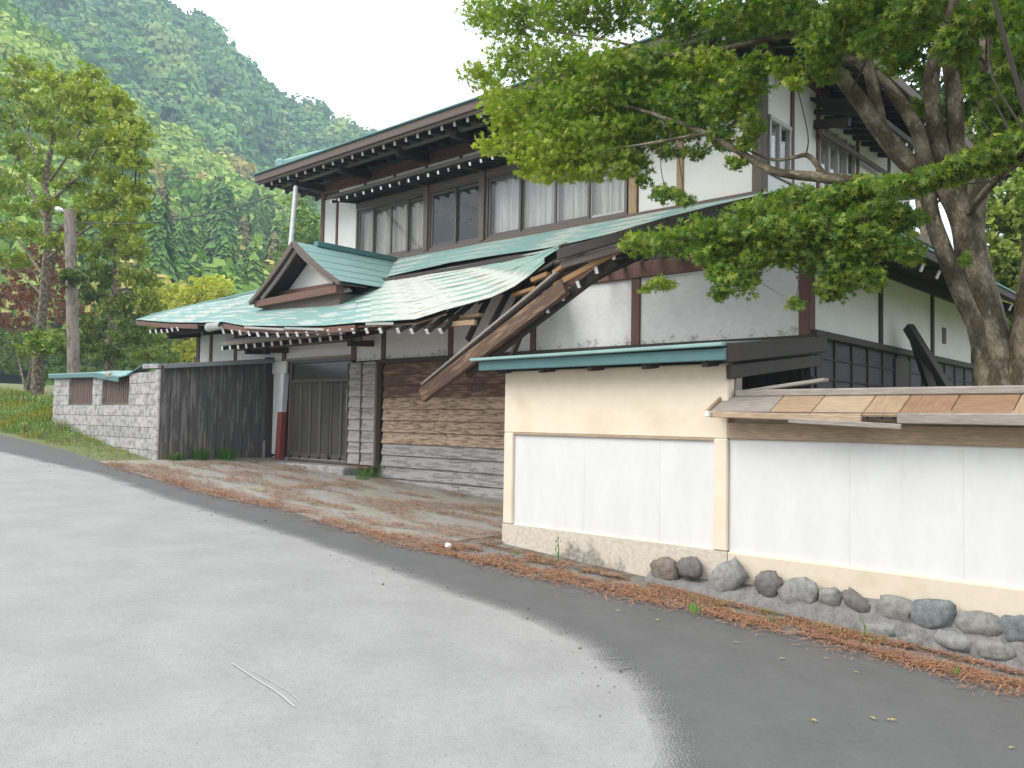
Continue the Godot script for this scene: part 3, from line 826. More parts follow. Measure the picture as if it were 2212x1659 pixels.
func build_hills() -> void:
	# [silhouette in picture points, distance of foot, distance of crest]
	var hills := [
		{"name": "hill", "sky": [[-700, -560], [-200, -330], [0, -220], [200, -75], [345, 14], [500, 110], [600, 205], [660, 225], [790, 285], [1000, 390], [1400, 520], [2000, 590], [2800, 640], [3600, 600]], "foot": 150.0, "crest": 330.0, "n": 4200, "sz": 15.0,
			"label": "dense blue green forest on the higher far mountainside"},
		{"name": "hill", "sky": [[-900, -400], [-300, -130], [0, 25], [100, 92], [200, 180], [330, 300], [430, 345], [540, 395], [640, 470], [760, 600], [900, 700], [1200, 800]], "foot": 75.0, "crest": 190.0, "n": 2600, "sz": 9.5,
			"label": "lighter green forest with a dark cedar stand on the nearer hill spur"}]
	for hi in hills.size():
		var H: Dictionary = hills[hi]
		var sky := []
		for q in H.sky: sky.append(Vector2(q[0], q[1]))
		var place := func(px: float, t: float) -> Vector3:
			var top := at_dist(px, interp(sky, px), H.crest)
			var foot := at_dist(px, 860.0, H.foot)
			foot.y = 3.0
			var d := lerpf(0, 1, t)
			var p := foot.lerp(top, d)
			p.y = lerpf(3.0, top.y - H.sz * 0.75, pow(d, 1.12)) + 3.0 * nz.get_noise_2d(p.x * 1.2, p.z * 1.2) * d
			return p
		var st := begin()
		var x0: float = H.sky[0][0]; var x1: float = H.sky[-1][0]
		var nx := 60; var nt := 16
		for i in nx:
			for j in nt:
				var a: Vector3 = place.call(lerpf(x0, x1, float(i) / nx), float(j) / nt); var b: Vector3 = place.call(lerpf(x0, x1, float(i + 1) / nx), float(j) / nt)
				var c: Vector3 = place.call(lerpf(x0, x1, float(i + 1) / nx), float(j + 1) / nt); var d: Vector3 = place.call(lerpf(x0, x1, float(i) / nx), float(j + 1) / nt)
				quad(st, a, b, c, d, Vector3.UP)
		structure("hill", st.commit(), M.hill)
		var sets := [[[], []], [[], []], [[], []]]
		for i in H.n:
			var px := rng.randf_range(x0, minf(x1, 3600.0)); var t := pow(rng.randf(), 0.85)
			if px > 820 and rng.randf() < 0.35: continue
			var p: Vector3 = place.call(px, t)
			var sz: float = H.sz * rng.randf_range(0.75, 1.3)
			var zone := nz.get_noise_2d(p.x * 0.9 + 50.0, p.z * 0.9)
			var v := 0
			var c: Color
			if hi == 1:
				if t < 0.62 + zone * 0.25 and px > 150 and rng.randf() < 0.8:                 # cedar plantation
					v = 2; sz *= rng.randf_range(0.7, 1.1)
					c = Color(0.07, 0.15, 0.04).lerp(Color(0.17, 0.25, 0.055), rng.randf())
					if rng.randf() < 0.1: c = Color(0.18, 0.16, 0.07)
				else:
					v = rng.randi() % 2
					c = Color(0.11, 0.20, 0.035).lerp(Color(0.34, 0.38, 0.09), rng.randf())
					if rng.randf() < 0.07: c = Color(0.32, 0.25, 0.09)
			else:
				v = rng.randi() % 2
				c = Color(0.05, 0.115, 0.045).lerp(Color(0.17, 0.28, 0.06), rng.randf() * rng.randf_range(0.4, 1.0))
				if rng.randf() < 0.16: c = Color(0.20, 0.26, 0.08)
				if t < 0.3: c = c * 1.2
			var s := Vector3(sz, sz * rng.randf_range(0.85, 1.15), sz) if v < 2 else Vector3(sz * 0.85, sz * rng.randf_range(1.0, 1.4), sz * 0.85)
			sets[v][0].append(Transform3D(Basis(Vector3.UP, rng.randf() * TAU).scaled_local(s), p - Vector3(0, sz * 0.15, 0)))
			sets[v][1].append(c * Color(1.55, 1.6, 1.4))
		var fo := thing("forest", H.label, "forest", place.call(200.0, 0.2))
		fo.set_meta("kind", "stuff")
		for v in 3:
			if sets[v][0].size():
				multi(["leafy_trees", "leafy_trees", "cedar_trees"][v], hill_crown(v == 2, 40 + v + hi * 5), M.leaf_forest, sets[v][0], sets[v][1], fo)

# ------------------------------------------------------------------ trees
func px_clusters(list: Array, a: Color, b: Color, per: float, thick := 1.0) -> Array:
	# [picture x, y, half width, half height, z, (share of second leaf colour)] -> ellipsoids, their distance given by the tree they belong to;
	# thick scales only the ellipsoid's radius along z (its shape); leaf colours vary at random on top of their cluster's share
	var out := []
	for c in list:
		var p := onz(c[0], c[1], c[4])
		var d := (p - EYE).dot(cam_f) / FOCAL
		var rx: float = c[2] * d; var ry: float = c[3] * d
		var aa := a; var bb := b
		if c.size() > 5: aa = a.lerp(b, c[5]); 
		out.append([p, Vector3(rx, ry, (rx + ry) * 0.5 * thick), per * c[2] * c[3] / 1000.0, aa, bb])
	return out

func limbs(t: Node3D, list: Array, m: Material, called := "limb", rough := 0.2) -> Array:
	var nodes := []
	for l in list:
		var pts := []; var rad := []
		for q in l:
			pts.append(onz(q[0], q[1], q[2]) if q.size() == 4 else q[0])
			rad.append(q[-1])
		var sp := smooth_path(pts, rad, 5)
		var st := begin()
		tube(st, sp[0], sp[1], 10 if rad[0] > 0.05 else 6, rough)
		put("trunk" if rad[0] > 0.15 and called == "limb" and nodes.is_empty() else called, st.commit(), m, t)
		for p in sp[0]: nodes.append(p)
	return nodes

func twigs(t: Node3D, clusters: Array, nodes: Array, r: float) -> void:
	var st := begin()
	for c in clusters:
		var ce: Vector3 = c[0]
		var best: Vector3 = nodes[0]
		for p in nodes:
			if p.distance_squared_to(ce) < best.distance_squared_to(ce): best = p
		var mid := best.lerp(ce, 0.5) + Vector3(0, 0.08 * best.distance_to(ce), 0) + Vector3(rng.randfn(), rng.randfn(), rng.randfn()) * 0.06
		var k := clampf(best.distance_to(ce), 0.4, 2.0)
		var sp := smooth_path([best, mid, ce], [r * k, r * k * 0.7, r * 0.35], 4)
		tube(st, sp[0], sp[1], 5, 0.0, false)
		for i in 5:
			var e: Vector3 = ce + Vector3(rng.randfn(), rng.randfn() * 0.5, rng.randfn()) * c[1] * 0.75
			tube(st, PackedVector3Array([ce, ce.lerp(e, 0.5) + Vector3(0, 0.03, 0), e]), PackedFloat32Array([r * 0.4, r * 0.28, r * 0.1]), 4, 0.0, false)
	var o := put("twigs", st.commit(), M.twig, t)
	o.set_meta("kind", "stuff")

func build_maple() -> void:
	var base := onz(2158, 815, -7.7)
	base.y = gy(base.x, base.z)
	var t := thing("maple_tree", "big spreading maple with mottled bark growing behind the low garden wall", "tree", base)
	var Z := -7.7
	var tr := [
		[[base + Vector3(0.02, -0.1, 0), 0.36], [base + Vector3(0.0, 0.5, 0), 0.27], [2150, 820, Z, 0.235], [2128, 690, Z, 0.2], [2098, 560, Z, 0.185], [2085, 470, Z, 0.18], [2040, 400, Z, 0.16], [1972, 362, Z, 0.12], [1905, 285, Z + 0.1, 0.11], [1855, 215, Z + 0.2, 0.105], [1763, 101, Z + 0.4, 0.085], [1656, 0, Z + 0.6, 0.07], [1560, -90, Z + 0.8, 0.05]],
		[[base + Vector3(0.22, -0.1, 0.05), 0.26], [base + Vector3(0.22, 0.5, 0.05), 0.22], [2212, 800, Z, 0.19], [2225, 680, Z, 0.15], [2240, 520, Z, 0.14], [2250, 300, Z, 0.12], [2225, 100, Z, 0.09], [2190, -80, Z, 0.06]],
		[[2142, 780, Z, 0.13], [2105, 700, Z + 0.12, 0.105], [2070, 620, Z + 0.15, 0.1], [2030, 520, Z + 0.15, 0.095], [2010, 450, Z + 0.1, 0.09], [1993, 332, Z + 0.05, 0.09], [1978, 276, Z, 0.085], [1917, 184, Z - 0.05, 0.07], [1840, 129, Z - 0.1, 0.055], [1740, 90, Z, 0.035], [1640, 70, Z, 0.02]],
		[[2080, 460, Z - 0.05, 0.14], [2040, 370, Z - 0.1, 0.12], [2016, 250, Z - 0.1, 0.1], [2014, 154, Z, 0.09], [2055, 31, Z, 0.07], [2080, -80, Z, 0.05]],
		[[2090, 470, Z - 0.15, 0.14], [2068, 350, Z - 0.2, 0.11], [2060, 200, Z - 0.2, 0.1], [2040, 60, Z - 0.3, 0.085], [2030, -90, Z - 0.3, 0.06]],
		[[2095, 490, Z, 0.15], [2120, 350, Z, 0.11], [2135, 230, Z + 0.1, 0.09], [2130, 80, Z + 0.1, 0.07], [2150, -80, Z + 0.1, 0.05]],
		[[1905, 285, Z + 0.1, 0.08], [1870, 120, Z, 0.06], [1830, 20, Z, 0.05], [1800, -80, Z, 0.04]],
		# long low branch towards the house front
		[[2040, 400, Z, 0.11], [1930, 405, Z + 0.3, 0.085], [1778, 384, Z + 0.55, 0.07], [1671, 369, Z + 0.7, 0.055], [1594, 326, Z + 0.8, 0.045], [1525, 288, Z + 0.9, 0.038], [1400, 243, Z + 1.0, 0.028], [1290, 215, Z + 1.1, 0.018], [1180, 200, Z + 1.1, 0.01]],
		[[1785, 386, Z + 0.5, 0.04], [1748, 338, Z + 0.55, 0.034], [1715, 340, Z + 0.55, 0.03], [1670, 345, Z + 0.6, 0.022], [1610, 322, Z + 0.6, 0.012]],
		[[1720, 70, Z + 0.5, 0.05], [1560, 105, Z + 0.8, 0.038], [1440, 118, Z + 1.0, 0.03], [1346, 94, Z + 1.1, 0.022], [1246, 76, Z + 1.2, 0.015], [1130, 60, Z + 1.2, 0.008]],
		[[1930, 405, Z + 0.3, 0.06], [1840, 470, Z + 0.6, 0.045], [1700, 500, Z + 0.9, 0.033], [1560, 500, Z + 1.1, 0.022], [1430, 530, Z + 1.2, 0.01]],
		[[1525, 288, Z + 0.9, 0.03], [1400, 310, Z + 1.1, 0.02], [1260, 330, Z + 1.2, 0.013], [1130, 325, Z + 1.2, 0.006]],
		[[1840, 470, Z + 0.6, 0.035], [1800, 540, Z + 0.8, 0.025], [1720, 600, Z + 0.9, 0.014]],
		[[2085, 470, Z, 0.05], [2150, 390, Z + 0.7, 0.04], [2240, 320, Z + 1.2, 0.03]]]
	for l in tr:
		for q in l: q[-1] *= 0.7
	var nodes := limbs(t, tr, M.bark)
	var z1 := Z + 1.1; var z2 := Z + 0.8
	var C := [
		[1045, 35, 45, 38, z1, 0.2], [1120, 40, 80, 55, z1], [1230, 30, 90, 50, z1], [1350, 25, 100, 40, z1 - 0.3], [1480, 30, 100, 50, z2], [1600, 30, 90, 50, z2], [1700, 25, 60, 30, z2],
		[1045, 165, 42, 34, z1, 0.4], [1120, 130, 70, 45, z1, 0.15], [1215, 140, 80, 48, z1], [1320, 145, 85, 45, z1], [1430, 150, 90, 50, z2], [1530, 150, 80, 40, z2, 0.3], [1600, 190, 55, 45, z2, 0.1],
		[1085, 215, 50, 32, z1, 0.45], [1160, 230, 75, 45, z1, 0.1], [1270, 225, 90, 50, z1], [1380, 230, 90, 48, z2], [1480, 225, 75, 45, z2], [1570, 240, 60, 40, z2, 0.1], [1625, 270, 26, 30, z2, 0.2],
		[1120, 275, 55, 28, z1, 0.5], [1205, 290, 80, 38, z1], [1310, 290, 80, 38, z1], [1400, 290, 65, 36, z2], [1490, 270, 55, 32, z2],
		[1060, 315, 42, 18, z1, 0.8], [1130, 312, 55, 22, z1, 0.4], [1190, 350, 60, 22, z1, 0.6], [1250, 345, 65, 25, z1, 0.3], [1330, 335, 55, 24, z1], [1185, 380, 38, 17, z1, 0.7], [1240, 375, 45, 16, z1, 0.5], [1135, 375, 22, 9, z1, 0.9],
		[1375, 350, 30, 28, z2], [1445, 330, 32, 16, z2], [1590, 350, 26, 16, z2, 0.1], [1610, 310, 22, 18, z2],
		[1440, 420, 40, 17, z2], [1480, 435, 26, 12, z2],
		[1380, 525, 45, 26, z1, 0.25], [1450, 520, 60, 30, z1, 0.1], [1530, 500, 65, 32, z1], [1540, 545, 60, 30, z1], [1610, 500, 70, 38, z1], [1640, 455, 65, 25, z1, 0.1], [1690, 500, 70, 40, z1], [1720, 430, 60, 30, z2], [1800, 430, 70, 30, z2], [1870, 410, 60, 28, z2], [1960, 400, 70, 24, z2 + 0.3], [2040, 375, 60, 24, z2 + 0.3], [2110, 350, 60, 26, z2 + 0.3], [2190, 320, 60, 34, z2 + 0.3],
		[1430, 612, 34, 14, z1, 0.35], [1400, 625, 18, 9, z1, 0.4],
		[1560, 590, 34, 32, z1], [1600, 600, 42, 40, z1], [1555, 635, 22, 18, z1], [1640, 560, 45, 25, z1],
		[1760, 480, 70, 45, z2], [1770, 550, 60, 45, z2], [1830, 500, 70, 45, z2], [1830, 570, 55, 42, z2], [1800, 625, 42, 30, z2], [1870, 600, 45, 30, z2], [1900, 520, 60, 40, z2], [1900, 460, 60, 32, z2], [1716, 655, 16, 17, z1], [1960, 470, 40, 30, z2], [1700, 555, 35, 25, z2], [1965, 545, 32, 28, z2],
		[1690, 150, 26, 32, z2, 0.2], [1640, 140, 30, 30, z2, 0.1], [1780, 150, 45, 25, z2], [1760, 40, 60, 35, z2], [1850, 60, 55, 40, z2], [1900, 30, 50, 35, z2], [1960, 110, 30, 40, Z - 0.4], [1930, 140, 40, 25, Z - 0.4, 0.2], [1720, 180, 20, 16, z2 + 0.2, 0.5], [2000, 30, 30, 30, Z - 0.3], [2050, 250, 18, 30, Z - 0.3, 0.2], [1985, 235, 20, 24, Z - 0.3],
		[2150, 250, 50, 30, z2], [2190, 150, 40, 30, z2], [2110, 40, 50, 35, z2], [2190, 30, 50, 40, z2], [2200, 240, 30, 28, z2], [2085, 560, 12, 14, Z + 0.4],
		[1290, 375, 45, 16, z1, 0.3], [1150, 345, 50, 22, z1, 0.5], [1390, 390, 20, 14, z2], [1350, 370, 30, 18, z1, 0.1], [1220, 320, 80, 30, z1, 0.2], [1100, 255, 50, 30, z1, 0.3], [1500, 330, 30, 14, z2], [1555, 300, 36, 20, z2],
		[1790, 90, 60, 35, z2], [1870, 20, 60, 35, z2], [1940, 60, 55, 45, z2], [2030, 60, 45, 60, Z - 0.5], [2090, 130, 40, 50, Z - 0.5], [2160, 90, 50, 50, Z - 0.5], [2195, 200, 40, 50, Z - 0.5], [2100, 230, 30, 40, Z - 0.5], [2170, 290, 50, 34, z2], [2000, 150, 22, 40, Z - 0.6], [2060, 170, 24, 30, Z - 0.6],
		[1820, 35, 60, 34, z2 + 0.5], [1890, 95, 46, 28, z2 + 0.4], [1980, 35, 60, 36, z2 + 0.5], [2060, 105, 45, 34, z2 + 0.4], [2140, 40, 60, 36, z2 + 0.5], [2195, 120, 46, 36, z2 + 0.4], [1775, 105, 45, 26, z2 + 0.3], [2120, 185, 36, 28, z2 + 0.3],
		# above the frame
		[1100, -70, 90, 50, z1], [1280, -80, 110, 50, z1], [1450, -80, 110, 50, z2], [1620, -80, 110, 50, z2], [1800, -90, 110, 60, Z], [1980, -90, 110, 60, Z], [2150, -90, 110, 60, Z], [1350, -200, 130, 60, z2], [1600, -220, 150, 70, Z], [1850, -230, 150, 70, Z], [2100, -230, 150, 70, Z], [2330, -100, 110, 80, Z], [2330, 120, 80, 60, z2], [2320, 300, 80, 40, z2],
		[1500, -330, 150, 70, Z + 0.3], [1750, -360, 170, 80, Z], [2000, -370, 170, 80, Z], [2250, -340, 170, 80, Z], [1900, -520, 180, 80, Z], [2150, -520, 180, 80, Z], [2400, -250, 130, 90, Z], [1700, -150, 130, 60, Z + 1.4], [1950, -160, 130, 60, Z + 1.4], [2200, -150, 130, 60, Z + 1.4], [1800, -280, 140, 60, Z + 2.0], [2100, -290, 140, 60, Z + 2.0], [2000, -150, 120, 60, Z - 1.2], [2250, -40, 120, 70, Z - 1.2], [2300, 400, 70, 50, z2]]
	for c in C:
		if c.size() < 6: c.append(0.0)
		if c[0] < 1360: c[5] = minf(c[5] + 0.22, 0.9)      # the outer left boughs carry younger, yellower leaves
	var cl := px_clusters(C, Color(0.10, 0.215, 0.045), Color(0.52, 0.52, 0.05), 225.0, 1.6)
	fill(cl, maple_leaf(), 0.08, M.leaf_maple, t, 0.8)
	twigs(t, cl, nodes, 0.011)

func build_trees() -> void:
	var leafy := leaf_clump(7, 0.32, 0.75, 3)
	# tall airy tree beside the block wall
	var Zt := -8.6
	var b := onz(80, 845, Zt); b.y = gy(b.x, b.z)
	var t := thing("tall_tree", "tall airy yellow green tree beside the utility pole", "tree", b)
	var nodes := limbs(t, [
		[[b - Vector3(0, 0.15, 0), 0.211], [b + Vector3(0, 0.6, 0), 0.161], [84, 760, Zt, 0.136], [96, 620, Zt, 0.124], [104, 480, Zt, 0.105], [100, 380, Zt, 0.081], [120, 280, Zt, 0.056], [135, 160, Zt, 0.019]],
		[[104, 480, Zt, 0.062], [60, 400, Zt, 0.043], [30, 300, Zt, 0.025], [20, 220, Zt, 0.012]],
		[[100, 420, Zt, 0.050], [75, 340, Zt, 0.037], [55, 250, Zt, 0.025], [60, 170, Zt, 0.012]],
		[[102, 440, Zt, 0.050], [170, 380, Zt, 0.037], [220, 300, Zt, 0.025], [245, 230, Zt, 0.012]],
		[[100, 400, Zt, 0.043], [150, 330, Zt, 0.031], [190, 240, Zt, 0.019], [200, 170, Zt, 0.009]],
		[[100, 560, Zt, 0.043], [180, 500, Zt, 0.031], [260, 450, Zt, 0.019], [300, 430, Zt, 0.007]],
		[[96, 600, Zt, 0.043], [40, 520, Zt, 0.031], [0, 470, Zt, 0.019]],
		[[94, 640, Zt, 0.031], [40, 590, Zt, 0.022], [-10, 560, Zt, 0.012]]], M.bark_grey)
	var cl := px_clusters([  # higher shares at top and right put backlight into the leaf colour
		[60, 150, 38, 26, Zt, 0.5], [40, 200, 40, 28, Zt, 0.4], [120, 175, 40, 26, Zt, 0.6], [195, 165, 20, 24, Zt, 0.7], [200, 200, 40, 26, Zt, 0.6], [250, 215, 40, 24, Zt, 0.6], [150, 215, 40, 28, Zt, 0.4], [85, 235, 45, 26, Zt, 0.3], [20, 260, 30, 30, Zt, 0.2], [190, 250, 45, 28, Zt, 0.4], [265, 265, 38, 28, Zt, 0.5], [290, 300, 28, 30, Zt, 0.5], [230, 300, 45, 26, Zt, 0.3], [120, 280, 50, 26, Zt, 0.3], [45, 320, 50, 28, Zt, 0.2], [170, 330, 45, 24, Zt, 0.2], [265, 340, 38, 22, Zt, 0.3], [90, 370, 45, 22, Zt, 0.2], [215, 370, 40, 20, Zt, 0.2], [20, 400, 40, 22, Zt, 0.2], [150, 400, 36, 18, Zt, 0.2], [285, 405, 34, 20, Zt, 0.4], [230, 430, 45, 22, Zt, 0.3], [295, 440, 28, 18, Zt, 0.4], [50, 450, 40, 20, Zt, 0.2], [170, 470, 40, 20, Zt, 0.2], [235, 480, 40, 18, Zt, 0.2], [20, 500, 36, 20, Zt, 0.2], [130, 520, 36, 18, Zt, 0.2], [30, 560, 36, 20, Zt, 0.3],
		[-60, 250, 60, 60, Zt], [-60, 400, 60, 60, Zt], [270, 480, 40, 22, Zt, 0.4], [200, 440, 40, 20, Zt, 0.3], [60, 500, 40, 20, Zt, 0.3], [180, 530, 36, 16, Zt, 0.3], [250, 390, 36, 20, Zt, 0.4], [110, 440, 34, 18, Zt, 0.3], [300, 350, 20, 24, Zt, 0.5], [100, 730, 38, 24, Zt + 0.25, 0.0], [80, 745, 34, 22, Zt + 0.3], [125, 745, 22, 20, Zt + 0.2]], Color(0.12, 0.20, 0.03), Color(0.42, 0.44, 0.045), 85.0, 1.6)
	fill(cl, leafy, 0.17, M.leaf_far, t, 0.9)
	twigs(t, cl, nodes, 0.02)
	# trees of the yard behind the block wall: [name, label, base px, base z, clusters, tints, per]
	var Zr := -11.5; var Zc := -10.4; var Zy := -16.5
	var list := [
		["red_maple_tree", "dark red leaved tree behind the tall airy tree", 60, Zr, [[40, 580, 60, 30, Zr, 0.2], [110, 560, 50, 40, Zr], [130, 510, 30, 30, Zr, 0.3], [20, 640, 60, 40, Zr], [90, 640, 60, 40, Zr, 0.2], [140, 610, 40, 40, Zr], [30, 700, 60, 30, Zr], [150, 680, 50, 30, Zr]], Color(0.12, 0.055, 0.03), Color(0.36, 0.075, 0.04), 75.0, 0.16],
		["conifer_tree", "dark green layered conifer behind the block wall and pole", 235, Zc, [[215, 540, 30, 22, Zc, 0.1], [250, 520, 40, 26, Zc, 0.4], [290, 540, 30, 30, Zc, 0.7], [230, 590, 50, 30, Zc], [300, 600, 36, 30, Zc, 0.6], [215, 640, 50, 30, Zc], [280, 660, 50, 30, Zc, 0.2], [320, 650, 26, 30, Zc, 0.5], [220, 700, 50, 30, Zc], [290, 720, 55, 30, Zc], [240, 760, 60, 25, Zc], [320, 765, 45, 20, Zc, 0.1], [190, 740, 35, 30, Zc]], Color(0.055, 0.125, 0.035), Color(0.36, 0.38, 0.05), 85.0, 0.17],
		["yellow_tree", "yellow green rounded tree showing above the green metal eave", 420, Zy, [[375, 630, 40, 26, Zy, 0.5], [430, 622, 40, 28, Zy, 0.8], [470, 612, 30, 22, Zy, 0.9], [400, 665, 50, 30, Zy, 0.5], [480, 640, 30, 25, Zy, 0.6], [350, 640, 30, 40, Zy, 0.6], [380, 720, 50, 35, Zy, 0.1], [360, 770, 45, 25, Zy, 0.1], [410, 760, 36, 25, Zy, 0.3], [440, 690, 50, 35, Zy, 0.3]], Color(0.22, 0.26, 0.04), Color(0.62, 0.58, 0.07), 75.0, 0.2],
		["bush", "dark green bush low behind the top of the block wall", 60, -9.8, [[30, 740, 40, 30, -9.8], [20, 790, 40, 26, -9.8, 0.1], [140, 780, 40, 30, -9.8], [-40, 760, 50, 40, -9.8], [120, 815, 40, 22, -9.8]], Color(0.07, 0.14, 0.035), Color(0.2, 0.26, 0.05), 80.0, 0.14],
		["bush", "green undergrowth bush at the left end of the block wall", 50, -7.3, [[60, 880, 40, 22, -7.3, 0.1], [30, 900, 36, 16, -7.2, 0.2], [90, 900, 22, 22, -7.1]], Color(0.10, 0.19, 0.04), Color(0.24, 0.30, 0.06), 95.0, 0.09],
		["bush", "mid green bush behind the fence between the conifer and the house", 330, -12.5, [[330, 740, 40, 30, -12.5, 0.2], [300, 700, 40, 30, -12.5], [350, 775, 40, 20, -12.5, 0.1], [270, 790, 50, 20, -12.5], [180, 800, 40, 18, -12.5, 0.1]], Color(0.07, 0.14, 0.035), Color(0.24, 0.28, 0.05), 80.0, 0.15],
		["hillside_tree", "pale green leafy tree behind the upper floor corner", 660, -26.0, [[650, 440, 26, 26, -26.0, 0.3], [665, 480, 30, 30, -26.0, 0.2], [640, 500, 26, 30, -26.0, 0.1], [680, 520, 36, 30, -26.0], [640, 560, 40, 40, -26.0]], Color(0.11, 0.20, 0.04), Color(0.26, 0.34, 0.07), 60.0, 0.3]]
	for e in list:
		var zb: float = e[3]
		var base := onz(e[2], 840, zb); base.y = gy(base.x, base.z)
		var o := thing(e[0], e[1], "tree" if e[0] != "bush" else "bush", base, "")
		var c := px_clusters(e[4], e[5], e[6], e[7], 1.4)
		var top: Vector3 = base + Vector3(0, 0.4, 0)
		for k in c: if k[0].y > top.y: top = k[0]
		var n := limbs(o, [[[base - Vector3(0, 0.15, 0), 0.16 if e[0] != "bush" else 0.05], [base.lerp(top, 0.4), 0.11 if e[0] != "bush" else 0.03], [top, 0.02]]], M.bark_grey, "trunk")
		fill(c, leafy, e[8], M.leaf_far, o, 0.9)
		twigs(o, c, n, 0.02)
	# trees beyond the garden, behind the maple
	for e in [["garden_tree", "light green tree showing to the right of the maple trunk", 2185, -19.0, [[2190, 470, 60, 50, -19.0, 0.5], [2150, 560, 50, 50, -19.0, 0.4], [2210, 580, 50, 60, -19.0, 0.3], [2240, 420, 60, 60, -19.0, 0.3], [2160, 660, 50, 50, -19.0, 0.2], [2215, 700, 50, 60, -19.0, 0.1], [2120, 450, 40, 50, -19.0, 0.2], [2260, 560, 60, 70, -19.0, 0.2]], Color(0.12, 0.20, 0.035), Color(0.36, 0.42, 0.06), 75.0, 0.2],
		["garden_tree", "dark green tree filling the gaps behind the upper maple limbs", 2100, -22.0, [[1930, 90, 60, 60, -22.0], [1990, 40, 60, 50, -22.0], [2000, 220, 60, 60, -22.0], [2080, 330, 60, 60, -22.0, 0.1], [2120, 90, 60, 60, -22.0], [2170, 350, 60, 60, -22.0, 0.1], [2150, 180, 50, 50, -22.0], [2220, 60, 60, 60, -22.0], [2060, -40, 80, 50, -22.0], [1900, -20, 80, 50, -22.0], [2230, 250, 50, 60, -22.0]], Color(0.045, 0.085, 0.022), Color(0.15, 0.20, 0.03), 70.0, 0.22]]:
		var zb: float = e[3]
		var base := onz(e[2], 840, zb); base.y = gy(base.x, base.z)
		var o := thing(e[0], e[1], "tree", base, "trees beyond the garden")
		var c := px_clusters(e[4], e[5], e[6], e[7], 1.4)
		var top: Vector3 = base
		for k in c: if k[0].y > top.y: top = k[0]
		var n := limbs(o, [[[base - Vector3(0, 0.15, 0), 0.2], [base.lerp(top, 0.4), 0.13], [top, 0.02]]], M.bark_grey, "trunk")
		fill(c, leafy, e[8], M.leaf_far, o, 0.9)
		twigs(o, c, n, 0.02)

# ------------------------------------------------------------------ the house
var H: Node3D

func rafter(parent: Node3D, p0: Vector3, p1: Vector3, w := 0.06, h := 0.075, tip := true, m: Material = null, tm: Material = null) -> void:
	# p0 at the wall, p1 the free end, which is painted white
	var r := beam("rafter", m if m else M.timber_dark, parent, p0, p1, w, h)
	if tip:
		var d := (p1 - p0).normalized()
		var bs := along(p0, p1)
		put("painted_end", box_mesh(Vector3(0.012, h + 0.006, w + 0.006), 0.002), tm if tm else M.rafter_tip, r, Transform3D(bs, p1 + d * 0.006))

func rail(list: Array) -> PackedVector3Array:
	var out := PackedVector3Array()
	for q in list: out.append(onz(q[0], q[1], q[2]))
	return out

# metal courses between an upper and a lower rail; every course laps over the next
func courses(parent: Node3D, a: PackedVector3Array, b: PackedVector3Array, n: int, m: Material, bend := 0.0, ragged := 0.0, wave := 0.0) -> void:
	var A := PackedVector3Array(); var B := PackedVector3Array()
	for i in a.size() - 1:
		for k in 6:
			A.append(a[i].lerp(a[i + 1], k / 6.0)); B.append(b[i].lerp(b[i + 1], k / 6.0))
	A.append(a[-1]); B.append(b[-1])
	for j in n:
		var p := PackedVector3Array(); var q := PackedVector3Array()
		var t0 := float(j) / n; var t1 := (j + 1.12) / n
		var cut := A.size() - (0 if ragged == 0.0 else rng.randi_range(0, int(ragged)))
		for i in cut:
			var w := wave * nz.get_noise_2d(A[i].x * 40.0, j * 30.0)
			p.append(A[i].lerp(B[i], t0) + Vector3(0, bend * sin(t0 * PI) + w, 0))
			q.append(A[i].lerp(B[i], minf(t1, 1.0)) + Vector3(0, bend * sin(minf(t1, 1.0) * PI) + 0.005 + w, 0))
		put("metal_course", rails_sheet(p, q, 0.008), m, parent)

func window(called: String, x0: float, x1: float, y0: float, y1: float, z: float, leaves: Array, parent: Node3D) -> void:
	# leaves: list of [x0, x1, backing material or null]; a window with its frame, panes and whatever hangs behind them
	var w := box(called, M.alu_brown, parent, Vector3(x0, y0, z - 0.07), Vector3(x1, y0 + 0.05, z + 0.03), 0.004)
	box("frame", M.alu_brown, w, Vector3(x0, y1 - 0.05, z - 0.07), Vector3(x1, y1, z + 0.03), 0.004)
	for x in [x0, x1 - 0.05]:
		box("frame", M.alu_brown, w, Vector3(x, y0 + 0.05, z - 0.07), Vector3(x + 0.05, y1 - 0.05, z + 0.03), 0.004)
	for i in leaves.size():
		var l: Array = leaves[i]
		var zz := z - (0.0 if i % 2 == 0 else 0.03)
		var fm: Material = l[3] if l.size() > 3 else M.alu_brown
		var a: float = l[0]; var b: float = l[1]
		for x in [a, b - 0.045]:
			box("stile", fm, w, Vector3(x, y0 + 0.055, zz - 0.02), Vector3(x + 0.045, y1 - 0.055, zz + 0.008), 0.003)
		for y in [y0 + 0.055, y1 - 0.1]:
			box("rail", fm, w, Vector3(a + 0.046, y, zz - 0.02), Vector3(b - 0.046, y + 0.045, zz + 0.006), 0.003)
		box("pane", M.glass, w, Vector3(a + 0.04, y0 + 0.09, zz - 0.010), Vector3(b - 0.04, y1 - 0.09, zz - 0.005), 0.0)
		if l[2]:
			var st := begin()
			var n := 14
			for k in n:
				var xa := lerpf(a + 0.02, b - 0.02, float(k) / n); var xb := lerpf(a + 0.02, b - 0.02, float(k + 1) / n)
				var za := z - 0.12 + 0.018 * sin(k * 2.4 + i); var zb := z - 0.12 + 0.018 * sin((k + 1) * 2.4 + i)
				quad(st, Vector3(xa, y0 + 0.02, za), Vector3(xb, y0 + 0.02, zb), Vector3(xb, y1 - 0.03, zb), Vector3(xa, y1 - 0.03, za), Vector3.BACK, Vector2(y0, xa), Vector2(y0, xb), Vector2(y1, xb), Vector2(y1, xa))
			put("curtain", st.commit(), l[2], w)

